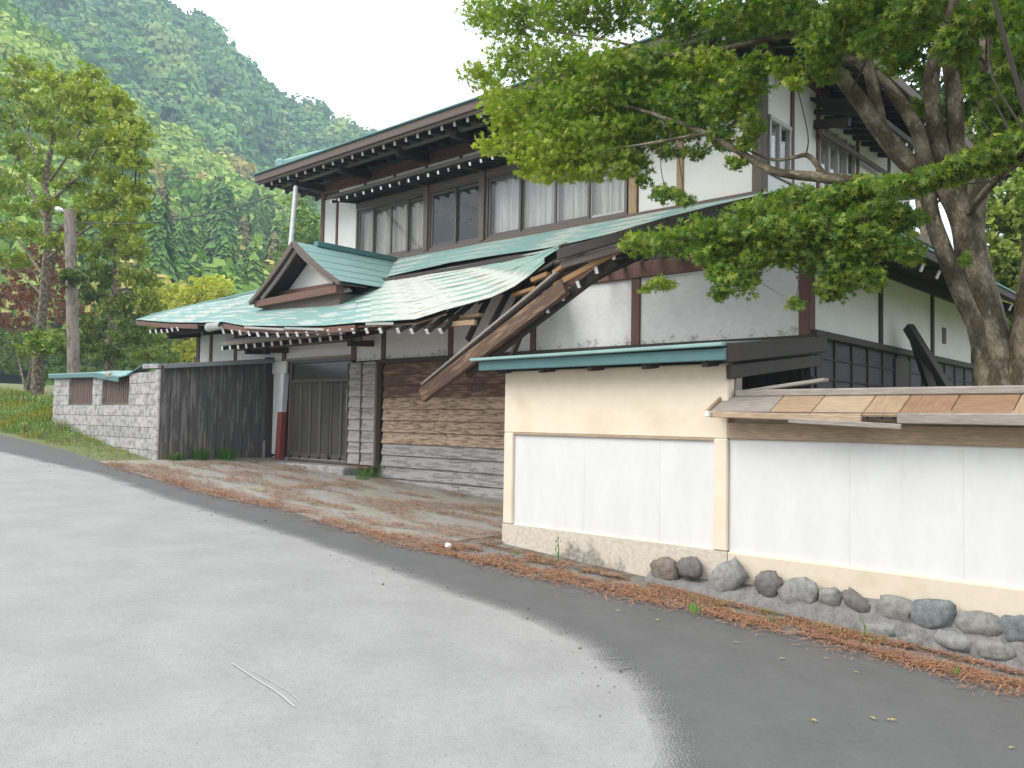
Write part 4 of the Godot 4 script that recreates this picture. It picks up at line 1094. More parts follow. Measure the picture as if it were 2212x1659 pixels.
func build_house() -> void:
	H = thing("house", "old two storey timber house with white plaster walls and collapsing green metal eave", "house", Vector3(-10.5, gy(-10.5, F1), F1 - 3.0))
	var yl := 2.58                      # ledge between boarding and plaster
	var yb := 3.42                      # foot of the plate beam
	var back := -16.0
	# --- ground-floor walls
	box("wall", M.interior, H, Vector3(-11.05, 0.2, F1 - 0.14), Vector3(XR - 0.02, yl, F1 - 0.03))
	box("wall", M.plaster, H, Vector3(XL, 0.7, back), Vector3(XL + 0.12, 4.0, F1 - 0.1))
	box("wall", M.plaster, H, Vector3(XL, 0.2, back - 0.12), Vector3(XR, 4.6, back))
	box("wall", M.interior, H, Vector3(XR - 0.16, 0.0, back + 0.001), Vector3(XR - 0.03, yl, F1 - 0.15))
	box("floor", M.interior, H, Vector3(XL + 0.13, 4.36, back + 0.01), Vector3(XR - 0.17, 4.46, F2 - 0.1))
	# --- plaster panels and posts of the front
	var posts := [XL + 0.06, -16.78, -15.78, -14.0, -11.84, -11.04, -9.43, -7.76, -6.05, XR - 0.06]
	for i in posts.size() - 1:
		var x0: float = posts[i]; var x1: float = posts[i + 1]
		var lo := yl
		if i < 3: lo = 0.9
		elif i == 3: lo = 2.98
		box("plaster_panel", M.plaster, H, Vector3(x0 + 0.05, lo, F1 - 0.13), Vector3(x1 - 0.05, yb, F1), 0.0)
		if i >= 4:
			var mq := begin()
			quad(mq, Vector3(x0 + 0.05, lo, F1 + 0.0015), Vector3(x1 - 0.05, lo, F1 + 0.0015), Vector3(x1 - 0.05, yb, F1 + 0.0015), Vector3(x0 + 0.05, yb, F1 + 0.0015), Vector3.BACK, Vector2(x0 * 0.35, 1), Vector2(x1 * 0.35, 1), Vector2(x1 * 0.35, 0), Vector2(x0 * 0.35, 0))
			put("plaster_coat", mq.commit(), M.mould, H)
	for i in posts.size():
		var x: float = posts[i]
		var w := 0.065 if i in [0, 9, 8, 4] else 0.05
		var lo := yl if i > 4 else (0.85 if i < 4 else 2.6)
		box("post", M.timber, H, Vector3(x - w, lo, F1 - 0.12), Vector3(x + w, yb, F1 + 0.03), 0.008)
	box("plate_beam", M.timber, H, Vector3(XL, yb, F1 - 0.12), Vector3(XR, yb + 0.2, F1 + 0.045), 0.01)
	box("ledge", M.timber_dark, H, Vector3(-11.1, yl - 0.07, F1 - 0.1), Vector3(XR + 0.05, yl, F1 + 0.07), 0.008)
	box("upper_wall", M.timber_dark, H, Vector3(XL + 0.12, yb + 0.2, F1 - 0.11), Vector3(XR - 0.02, 3.95, F1 - 0.02), 0.0)
	# --- weathered boarding below the ledge
	var n := 11
	var y := 0.47
	for i in n:
		var h := 0.187
		var m: Material = M.greywood
		if y > 1.78: m = M.brownwood
		elif y > 1.05: m = M.peel
		var cuts := [-11.03, rng.randf_range(-9.9, -8.9), -6.9, XR - 0.75]
		for k in 3:
			var a := Vector3(cuts[k] + 0.002, y + h / 2, F1 - 0.005); var b := Vector3(cuts[k + 1] - 0.002, y + h / 2, F1 - 0.005)
			var tilt := Vector3(0, 1, -0.2).normalized()
			beam("plank", m if k < 2 else M.blackboard, H, a, b, 0.024, h + 0.03, tilt, 0.004)
		y += h
	beam("sill_board", M.timber_dark, H, Vector3(-11.03, 0.44, F1), Vector3(-6.0, 0.40, F1), 0.06, 0.08)
	box("foundation", M.concrete, H, Vector3(XL, 0.0, F1 - 0.11), Vector3(-11.06, 0.86, F1 - 0.02))
	box("foundation", M.concrete, H, Vector3(-11.05, -0.1, F1 - 0.1), Vector3(XR, 0.47, F1 - 0.035))
	# sliver of battened black boarding by the right corner
	box("batten_board", M.blackboard, H, Vector3(XR - 0.74, 0.3, F1 - 0.03), Vector3(XR, yl - 0.07, F1 - 0.005), 0.0)
	for x in [XR - 0.72, XR - 0.36, XR - 0.2, XR - 0.1]:
		box("batten", M.timber_dark, H, Vector3(x - 0.015, 0.3, F1 - 0.005), Vector3(x + 0.015, yl - 0.07, F1 + 0.02), 0.003)
	for yy in [1.75, 2.0, 2.22]:
		box("batten", M.timber_dark, H, Vector3(XR - 0.74, yy - 0.012, F1 - 0.004), Vector3(XR - 0.02, yy + 0.012, F1 + 0.012), 0.003)
	# --- right side wall: battened boarding below, plaster above
	var sz := [F1 - 0.06, -11.0, -13.1, -15.2, back]
	for i in 4:
		box("plaster_panel", M.plaster, H, Vector3(XR - 0.13, yl + 0.06, sz[i + 1] + 0.05), Vector3(XR, yb + 0.1, sz[i] - 0.05), 0.0)
	for i in range(1, 4):
		box("post", M.timber_dark, H, Vector3(XR - 0.11, yl + 0.06, sz[i] - 0.05), Vector3(XR + 0.03, yb + 0.1, sz[i] + 0.05), 0.008)
	box("ledge", M.timber_dark, H, Vector3(XR - 0.1, yl - 0.02, back), Vector3(XR + 0.07, yl + 0.06, F1 + 0.0), 0.008)
	box("plate_beam", M.timber_dark, H, Vector3(XR - 0.12, yb + 0.1, back), Vector3(XR + 0.04, yb + 0.28, F1 - 0.13), 0.01)
	for i in 4:
		for k in 4:
			var za: float = sz[i] - 0.07 - k * (sz[i] - sz[i + 1]) / 4.0
			box("batten", M.timber_dark, H, Vector3(XR - 0.005, 0.3, za - 0.018), Vector3(XR + 0.022, yl - 0.02, za + 0.018), 0.003)
	for k in 9:
		var yy := 0.55 + k * 0.225
		box("batten_board", M.blackboard, H, Vector3(XR - 0.03, yy, back), Vector3(XR - 0.005 + 0.004 * (k % 2), yy + 0.222, F1 - 0.02), 0.003)
		box("batten", M.timber_dark, H, Vector3(XR - 0.004, yy - 0.012, back), Vector3(XR + 0.014, yy + 0.012, F1 - 0.02), 0.003)
	box("vent", M.interior, H, Vector3(XR - 0.005, 2.86, -13.75), Vector3(XR + 0.02, 3.1, -13.6))
	box("service_door", M.timber_dark, H, Vector3(XR - 0.003, 0.5, -12.05), Vector3(XR + 0.028, 2.5, -11.5), 0.004)
	# --- entrance
	var dx0 := -13.80; var dx1 := -11.90
	var door := box("door", M.alu_brown, H, Vector3(dx0, 0.80, F1 - 0.1), Vector3(dx1, 0.85, F1 + 0.0), 0.004)
	box("frame", M.alu_brown, door, Vector3(dx0, 2.60, F1 - 0.1), Vector3(dx1, 2.66, F1 + 0.01), 0.004)
	box("transom_bar", M.alu_brown, door, Vector3(dx0, 2.24, F1 - 0.1), Vector3(dx1, 2.30, F1 - 0.002), 0.004)
	box("transom_pane", M.door_pane, door, Vector3(dx0 + 0.05, 2.30, F1 - 0.06), Vector3(dx1 - 0.05, 2.60, F1 - 0.05), 0.0)
	for x in [dx0, dx1 - 0.06]:
		box("frame", M.alu_brown, door, Vector3(x, 0.85, F1 - 0.1), Vector3(x + 0.06, 2.60, F1 + 0.01), 0.004)
	for k in 7:
		var x := lerpf(dx0 + 0.06, dx1 - 0.06, k / 6.0)
		var w := 0.028 if k % 3 else 0.04
		var zz := F1 - (0.03 if k < 4 else 0.06)
		box("mullion", M.alu_brown, door, Vector3(x - w, 0.9, zz - 0.02), Vector3(x + w, 2.24, zz + 0.012), 0.003)
		if k < 6:
			var x2 := lerpf(dx0 + 0.06, dx1 - 0.06, (k + 1) / 6.0)
			box("pane", M.door_pane, door, Vector3(x + 0.02, 0.95, zz - 0.015), Vector3(x2 - 0.02, 2.24, zz - 0.008), 0.0)
			box("kick_board", M.alu_brown, door, Vector3(x + w + 0.001, 0.86, zz - 0.018), Vector3(x2 - w - 0.001, 0.96, zz - 0.001), 0.0)
	box("name_plate", M.white_paint, H, Vector3(-11.99, 1.69, F1 + 0.012), Vector3(-11.91, 2.11, F1 + 0.035), 0.003)
	box("lintel_panel", M.plaster, H, Vector3(-14.42, 2.66, F1 - 0.1), Vector3(-11.92, 2.98, F1 - 0.012), 0.0)
	box("lintel", M.timber_pale, H, Vector3(-14.0, 2.66, F1 - 0.008), Vector3(-11.9, 2.70, F1 + 0.02), 0.004)
	box("lintel_panel", M.plaster, H, Vector3(-14.5, 2.42, F1 - 0.02), Vector3(-13.88, 2.658, F1 + 0.04), 0.01)
	# porch column, red below and white above
	beam("column", M.white_paint, H, Vector3(-13.91, 1.70, F1 + 0.07), Vector3(-13.86, 2.42, F1 + 0.07), 0.12, 0.125, Vector3(1, 0, 0), 0.01)
	beam("column_foot", M.red_paint, H, Vector3(-13.97, 0.78, F1 + 0.07), Vector3(-13.912, 1.69, F1 + 0.07), 0.13, 0.135, Vector3(1, 0, 0), 0.012)
	box("step", M.concrete, H, Vector3(-13.9, 0.6, F1), Vector3(-11.5, 0.79, F1 + 0.42), 0.02)
	# dark side passage with slatted shelf
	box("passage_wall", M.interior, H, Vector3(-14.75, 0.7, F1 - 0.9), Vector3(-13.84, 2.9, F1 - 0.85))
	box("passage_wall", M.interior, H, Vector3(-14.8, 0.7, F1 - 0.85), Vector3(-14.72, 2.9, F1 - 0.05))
	for k in 6:
		box("shelf_slat", M.timber_grey, H, Vector3(-14.7, 0.98 + k * 0.14, F1 - 0.3), Vector3(-14.05, 1.01 + k * 0.14, F1 - 0.12), 0.004)
	# shutter box: grey lap boards with a centre batten
	var sx0 := -11.86; var sx1 := -11.10
	var sb := box("shutter_box", M.timber_grey, H, Vector3(sx0, 0.80, F1 - 0.02), Vector3(sx1, 2.55, F1 + 0.08), 0.004)
	for k in 9:
		for c in 2:
			var a := sx0 + 0.03 + c * 0.36; var b := a + 0.335
			var yy := 0.84 + k * 0.19
			beam("lap_board", M.greywood, sb, Vector3(a, yy + 0.09, F1 + 0.095), Vector3(b, yy + 0.09, F1 + 0.095), 0.016, 0.2, Vector3(0, 1, -0.13).normalized(), 0.003)
	for x in [sx0 + 0.012, (sx0 + sx1) / 2, sx1 - 0.012]:
		box("batten", M.timber_pale if x == sx1 - 0.012 else M.timber_grey, sb, Vector3(x - 0.014, 0.82, F1 + 0.082), Vector3(x + 0.014, 2.54, F1 + 0.125), 0.003)
	box("bottom_rail", M.timber, sb, Vector3(sx0, 0.77, F1 + 0.0), Vector3(sx1, 0.81, F1 + 0.13), 0.004)
	box("drain_pipe", M.pipe, H, Vector3(-11.62, 0.62, F1 + 0.05), Vector3(-11.58, 0.77, F1 + 0.09), 0.01)
	# --- small canopy over the entrance
	var ca := onz(481, 741, -8.2); var cb := onz(752, 706, -8.2)
	cb.y = ca.y + 0.03
	var cn := box("canopy", M.metal_grey, H, Vector3(ca.x, ca.y + 0.03, -8.26), Vector3(cb.x, ca.y + 0.045, -8.14), 0.0)
	put("canopy_sheet", rails_sheet(PackedVector3Array([Vector3(ca.x, ca.y + 0.26, F1 + 0.03), Vector3(cb.x, ca.y + 0.26, F1 + 0.03)]), PackedVector3Array([Vector3(ca.x, ca.y + 0.03, -8.14), Vector3(cb.x, ca.y + 0.03, -8.14)]), 0.03), M.timber_dark, cn)
	beam("fascia", M.timber_pale, cn, Vector3(ca.x, ca.y - 0.02, -8.15), Vector3(cb.x, ca.y - 0.02, -8.15), 0.03, 0.085)
	for k in 14:
		var x := lerpf(ca.x + 0.15, cb.x - 0.06, k / 13.0)
		rafter(cn, Vector3(x, ca.y + 0.06, F1), Vector3(x, ca.y - 0.115, -8.12), 0.055, 0.07)
	for x in [ca.x + 0.5, -13.9, cb.x - 0.25]:
		beam("bracket", M.timber_dark, cn, Vector3(x, ca.y - 0.14, F1 + 0.0), Vector3(x, ca.y - 0.17, -8.4), 0.09, 0.1)
	beam("purlin", M.timber_grey, cn, Vector3(ca.x + 0.05, ca.y - 0.09, -8.5), Vector3(cb.x - 0.05, ca.y - 0.09, -8.5), 0.07, 0.08)

	build_lower_roof()
	build_upper_floor()

func ez(px: float) -> float:       # the eave bows forward over the entrance
	return -7.8 + 0.6 * smoothstep(420.0, 560.0, px) * smoothstep(1000.0, 800.0, px)

func build_lower_roof() -> void:
	var ze := -7.8
	var R := box("lower_roof", M.timber_dark, H, Vector3(-16.0, 4.40, F2 + 0.02), Vector3(XU + 0.2, 4.50, F2 + 0.1), 0.01)
	# upper metal band, still in place
	var lowpx := [[600, 640], [690, 628], [777, 611], [881, 587], [974, 566], [1078, 550], [1182, 535], [1244, 522], [1390, 488], [1560, 447]]
	var lo := PackedVector3Array(); var hi := PackedVector3Array()
	for q in lowpx:
		var p := onz(q[0], q[1], -9.15)
		lo.append(p); hi.append(Vector3(p.x, 4.55, F2 + 0.03))
	lo.append(Vector3(-4.2, 4.2, -9.15)); hi.append(Vector3(-4.4, 4.55, F2 + 0.03))
	courses(R, hi, lo, 4, M.metal, -0.02, 0.0, 0.005)
	# lower sheets left of the break, dipping at the eave
	var bot := rail([[293, 690, ze], [365, 696, ze], [426, 697, ez(426)], [481, 695, ez(481)], [526, 703, ez(526)], [634, 704, ez(634)], [700, 703, ez(700)], [766, 697, ez(766)]])
	var top := PackedVector3Array()
	for i in bot.size():
		var t := smoothstep(0.0, 1.0, float(i) / (bot.size() - 1))
		var x := lerpf(-16.55, -12.05, float(i) / (bot.size() - 1))
		top.append(Vector3(x, lerpf(4.08, 3.97, t), -9.12))
	courses(R, top, bot, 8, M.metal, 0.05, 0.0, 0.004)
	# hip end on the left
	var hx := PackedVector3Array([Vector3(-17.92, 3.60, -7.8), Vector3(-16.55, 4.10, -9.12), Vector3(-15.7, 4.40, F2 + 0.03)])
	var hb := PackedVector3Array([Vector3(-17.93, 3.59, -7.85), Vector3(-17.93, 3.6, -9.5), Vector3(-17.93, 3.6, -12.0)])
	put("hip_sheet", rails_sheet(hx, hb, 0.01, 3), M.metal, R)
	var hx2 := PackedVector3Array([Vector3(-16.55, 4.085, -9.12), Vector3(-14.5, 4.06, -9.12)])
	put("hip_sheet", rails_sheet(PackedVector3Array([Vector3(-15.72, 4.41, F2 + 0.03), Vector3(-14.1, 4.5, F2 + 0.03)]), hx2, 0.01, 2), M.metal, R)
	beam("hip_cap", M.metal_light, R, Vector3(-17.7, 3.70, -8.0), Vector3(-15.72, 4.42, F2 + 0.02), 0.1, 0.05)
	put("back_sheet", rails_sheet(PackedVector3Array([Vector3(-15.7, 4.4, F2 + 0.02), Vector3(-14.4, 4.5, F2 + 0.02)]), PackedVector3Array([Vector3(-17.9, 3.6, -13.0), Vector3(-14.4, 4.5, -13.0)]), 0.02), M.metal, R)
	# the torn sheet that slid down at the break
	var tb := rail([[766, 697, ez(766)], [830, 694, ez(830)], [898, 689, ez(898)], [960, 669, ez(960) - 0.05], [1061, 642, ze - 0.2], [1113, 618, ze - 0.4], [1147, 593, ze - 0.6], [1182, 562, ze - 0.9], [1232, 527, -9.0]])
	var tt := rail([[772, 615, -9.12], [830, 603, -9.12], [888, 592, -9.12], [950, 581, -9.12], [1020, 570, -9.12], [1080, 560, -9.12], [1127, 552, -9.12], [1180, 540, -9.12], [1236, 523, -9.12]])
	courses(R, tt, tb, 10, M.metal_worn, 0.05, 7.0, 0.012)
	for e in [[[[790, 621], [845, 606], [880, 597]], 0.03], [[[700, 612], [742, 620], [760, 618]], 0.02]]:
		var P := PackedVector3Array(); var Q := PackedVector3Array()
		for q in e[0]:
			P.append(onz(q[0], q[1], -9.05)); Q.append(onz(q[0] - 6, q[1] + 14 + rng.randf() * 6, -8.98))
		put("torn_flap", rails_sheet(P, Q, 0.004), M.torn, R)
	# curled corner of metal at the left eave
	var cp := []; var cq := []
	for i in 9:
		var a := PI * 1.35 * i / 8.0
		var c := onz(470, 703, ez(470) + 0.03)
		cp.append(c + Vector3(-0.18 + 0.03 * cos(a), -0.03 - 0.09 * sin(a) * 0.9, 0.02 + 0.06 * (1.0 - cos(a))))
		cq.append(c + Vector3(0.28 + 0.05 * cos(a), -0.02 - 0.10 * sin(a) * 0.7, 0.02 + 0.05 * (1.0 - cos(a))))
	put("torn_flap", rails_sheet(PackedVector3Array(cp), PackedVector3Array(cq), 0.004), M.torn, R)
	for e in [[528, 707, 613, 712], [615, 709, 700, 712], [790, 700, 850, 699]]:
		beam("loose_strip", M.torn, R, onz(e[0], e[1], ez(e[0]) + 0.03), onz(e[2], e[3], ez(e[2]) + 0.03), 0.015, 0.035)
	# sheathing under the metal
	var s0 := PackedVector3Array(); var s1 := PackedVector3Array()
	for i in bot.size():
		s0.append(top[i] + Vector3(0, -0.06, -0.1)); s1.append(bot[i] + Vector3(0, -0.035, -0.04))
	put("sheathing", rails_sheet(s0, s1, 0.02), M.timber_dark, R)
	put("sheathing", rails_sheet(PackedVector3Array([Vector3(-16.3, 4.40, F2 + 0.05), Vector3(-12, 4.46, F2 + 0.05), Vector3(-8, 4.46, F2 + 0.05), Vector3(-4.4, 4.47, F2 + 0.05)]), PackedVector3Array([Vector3(-16.3, 3.98, -9.05), Vector3(-12, 3.86, -9.05), Vector3(-8, 3.98, -9.05), Vector3(-4.2, 4.12, -9.05)]), 0.02), M.timber_dark, R)
	var t0 := PackedVector3Array(); var t1 := PackedVector3Array()
	for i in 4:
		t0.append(tt[i] + Vector3(0, -0.05, 0)); t1.append(tb[i] + Vector3(0, -0.045, -0.05))
	put("sheathing", rails_sheet(t0, t1, 0.02), M.brownwood, R)
	# right-hand eave: bare sheathing boards that sag towards the break
	var eb := [[1210, 558], [1355, 515], [1450, 488], [1560, 462], [1700, 432]]
	for k in 5:
		var u := (k + 0.5) / 5.0
		var pts := []
		for q in eb:
			var p := onz(q[0], q[1], ze)
			pts.append(Vector3(p.x, p.y + 0.08, ze).lerp(Vector3(p.x - 0.15, 4.06, -9.05), u))
		for i in 4:
			if i == 0 and k > 1: continue
			beam("sheathing_board", [M.timber_dark, M.timber_grey][(k + i) % 2], R, pts[i], pts[i + 1] + Vector3(0.01, 0, 0), 0.26, 0.022, Vector3(0, 1, 0.45).normalized())
	var fp := []
	for q in eb: fp.append(onz(q[0], q[1], ze))
	for i in 4:
		beam("fascia", M.timber_dark, R, fp[i] + Vector3(0, 0.03, 0.05), fp[i + 1] + Vector3(0.0, 0.03, 0.05), 0.035, 0.12)
		beam("eave_board", M.timber_grey, R, fp[i] + Vector3(0.02, -0.09, 0.0), fp[i + 1] + Vector3(0.0, -0.09, 0.0), 0.03, 0.08)
	for k in 9:                                                    # sound rafters on the right
		var x := -5.35 + k * 0.36
		rafter(R, Vector3(x, 4.0, F1 - 0.3), Vector3(x, 3.54 + 0.02 * k, ze + 0.0), 0.06, 0.08, k > 3)
	beam("ochre_batten", M.timber_ochre, R, onz(1198, 618, -7.85), onz(1400, 505, -7.9), 0.05, 0.07)
	beam("ochre_batten", M.timber_ochre, R, onz(1195, 590, -8.2), onz(1230, 567, -8.2), 0.05, 0.06)
	beam("ochre_batten", M.timber_ochre, R, onz(1150, 606, -8.3), onz(1185, 592, -8.3), 0.08, 0.06)
	beam("ochre_batten", M.timber_ochre, R, onz(1110, 638, -8.3), onz(1160, 622, -8.3), 0.08, 0.05)
	beam("ochre_batten", M.timber_tan, R, onz(905, 705, -7.95), onz(1028, 697, -7.95), 0.06, 0.07)
	beam("ochre_batten", M.timber_tan, R, onz(980, 688, -8.1), onz(1040, 680, -8.1), 0.10, 0.05)
	beam("eave_board", M.timber_pale, R, onz(660, 713, ez(660) - 0.06), onz(900, 708, ez(900) - 0.06), 0.03, 0.05)
	beam("broken_board", M.timber_dark, R, onz(1040, 650, -8.5), onz(1200, 565, -8.7), 0.3, 0.03, Vector3(0, 1, 0.5).normalized())
	beam("broken_board", M.timber_grey, R, onz(1090, 615, -8.6), onz(1250, 545, -8.8), 0.22, 0.03, Vector3(0, 1, 0.5).normalized())
	# --- the fallen eave beam, hanging from the right and reaching down across the plank wall
	var b0 := onz(913, 855, -8.05); var b1 := onz(1222, 618, -7.85)
	beam("hanging_beam", M.brownwood, R, b0, b1, 0.09, 0.20, Vector3.UP, 0.01)
	beam("hanging_board", M.timber_pale, R, b0 + Vector3(0.02, 0.16, 0.03), onz(1204, 588, -7.8), 0.06, 0.035)
	beam("hanging_board", M.timber_dark, R, b0 + Vector3(0.02, 0.12, 0.0), onz(1204, 597, -7.85), 0.05, 0.05)
	beam("hanging_board", M.timber_dark, R, onz(1010, 808, -8.1), onz(1330, 560, -8.0), 0.07, 0.12)
	# rafters dragged down with it
	for q in [[1182, 669], [1215, 642], [1250, 614], [1289, 583], [1326, 553]]:
		var p := onz(q[0], q[1], -7.9)
		rafter(R, Vector3(p.x + 0.25, lerpf(p.y, 3.9, 0.75), F1 - 0.05), p, 0.05, 0.08)
	for q in [[1105, 775, 3.35], [1070, 760, 3.3], [1010, 735, 3.4], [1060, 705, 3.5], [1130, 690, 3.45], [1145, 715, 3.3]]:
		var p := onz(q[0], q[1], -8.2)
		rafter(R, Vector3(p.x - 0.05, q[2] + 0.25, F1 + 0.06), p, 0.05, 0.08, false)
	# --- rafters of the left eave
	var tips := [[110, 685], [145, 683], [180, 683], [215, 680], [245, 672], [280, 668], [565, 685], [620, 686], [670, 691], [725, 697], [780, 703], [838, 704], [905, 705], [965, 703], [1025, 701], [1088, 698], [1150, 690], [1220, 687], [1295, 682], [1375, 680], [1460, 680], [1545, 678], [1655, 678], [1740, 683], [1835, 684], [1920, 681]]
	for q in tips:
		var qx: float = (300 + q[0] * 0.3616) / 1.0439
		var p := onz(qx, (500 + q[1] * 0.3616) / 1.0439, ez(qx) - 0.02)
		var far := F1 - 0.05
		rafter(R, Vector3(p.x - 0.02, 3.72, far), p, 0.05, 0.07)
	for i in bot.size() - 1:
		if i != 2:
			beam("fascia", M.timber, R, bot[i] + Vector3(0, -0.075, -0.02), bot[i + 1] + Vector3(0, -0.075, -0.02), 0.035, 0.09)
	beam("soffit_purlin", M.timber_dark, R, Vector3(-17.6, 3.36, -8.35), Vector3(-9.6, 3.3, -8.35), 0.1, 0.12)
	for x in [-17.3, -15.8, -14.0, -11.9, -11.0, -9.4]:
		beam("bracket", M.timber_dark, R, Vector3(x, 3.36, F1), Vector3(x, 3.25, -8.2), 0.1, 0.12)
	# right side eave
	for k in 13:
		var z := -8.4 - k * 0.55
		rafter(R, Vector3(XR - 0.1, 3.75, z), Vector3(-2.85, 3.30, z), 0.07, 0.09)
	put("side_sheathing", rails_sheet(PackedVector3Array([Vector3(-4.85, 4.5, F2), Vector3(-4.85, 4.5, -16.2)]), PackedVector3Array([Vector3(-2.75, 3.42, -7.9), Vector3(-2.75, 3.42, -16.2)]), 0.04), M.timber_dark, R)
	put("side_sheet", rails_sheet(PackedVector3Array([Vector3(-4.85, 4.53, F2), Vector3(-4.85, 4.53, -16.2)]), PackedVector3Array([Vector3(-2.7, 3.45, -7.85), Vector3(-2.7, 3.45, -16.2)]), 0.02, 3), M.metal, R)
	beam("fascia", M.timber_dark, R, Vector3(-2.73, 3.40, -7.9), Vector3(-2.73, 3.40, -16.2), 0.03, 0.12)
	# --- gable over the entrance
	var gx := -12.03; var gz := -7.77; var ap := 4.47
	var G := beam("gable", M.metal_teal, R, Vector3(gx, ap + 0.05, gz - 0.42), Vector3(gx, ap + 0.04, F2 + 0.1), 0.13, 0.09)
	for s in [-1.0, 1.0]:
		var P := []; var prev_a := Vector3(gx, ap + 0.02, gz); var prev_b := Vector3(gx, ap + 0.02, F2 + 0.12)
		for k in 5:                                   # flared slope in five courses
			var t := (k + 1) / 5.0
			var x: float = gx + s * 1.30 * t
			var yy := ap + 0.02 - (0.88 if s < 0 else 0.78) * (1.22 * t - 0.22 * t * t)
			var a := Vector3(x, yy, gz - 0.0); var b := Vector3(x, yy, F2 + 0.12 + 0.9 * t * 0.9)
			put("metal_course", rails_sheet(PackedVector3Array([prev_a, prev_b]), PackedVector3Array([a + Vector3(0, 0.01, 0), b + Vector3(0, 0.01, 0)]), 0.012), M.metal_light, G)
			var ba := prev_a + Vector3(0, -0.035, 0.015); var bb := a + Vector3(0, -0.035, 0.015)
			beam("barge_board", M.timber_grey, G, ba, bb + (bb - ba) * 0.02, 0.05, 0.10 - 0.008 * k)
			if k < 4: beam("barge_board", M.timber_pale, G, ba + Vector3(0, -0.085, -0.07), bb + Vector3(0, -0.085, -0.07) + (bb - ba) * 0.02, 0.04, 0.075)
			beam("soffit_board", M.timber_dark, G, prev_a + Vector3(0, -0.045, -0.25), a + Vector3(0, -0.045, -0.25), 0.5, 0.02)
			prev_a = a; prev_b = b
	var gs := begin()
	for z in [gz - 0.42]:
		tri(gs, Vector3(gx - 1.05, 3.62, z), Vector3(gx + 1.05, 3.62, z), Vector3(gx, ap - 0.1, z), Vector3.BACK)
	put("gable_plaster", gs.commit(), M.plaster, G)
	beam("tie_beam", M.timber, G, Vector3(gx - 1.1, 3.74, gz - 0.36), Vector3(gx + 1.1, 3.74, gz - 0.36), 0.08, 0.10)
	beam("gable_sill", M.timber, G, Vector3(gx - 1.22, 3.56, gz - 0.10), Vector3(gx + 1.16, 3.60, gz - 0.10), 0.16, 0.12)
	box("gable_foot", M.timber_grey, G, Vector3(gx - 1.15, 3.30, gz - 0.5), Vector3(gx + 1.1, 3.56, gz - 0.14), 0.01)
	# rain pipe from the upper eave
	var st := begin()
	var p0 := onz(639, 405, -8.95); var p1 := onz(628, 532, -8.2)
	tube(st, PackedVector3Array([p0, p0.lerp(p1, 0.5), p1]), PackedFloat32Array([0.045, 0.045, 0.045]), 10)
	put("rain_pipe", st.commit(), M.pipe, H)

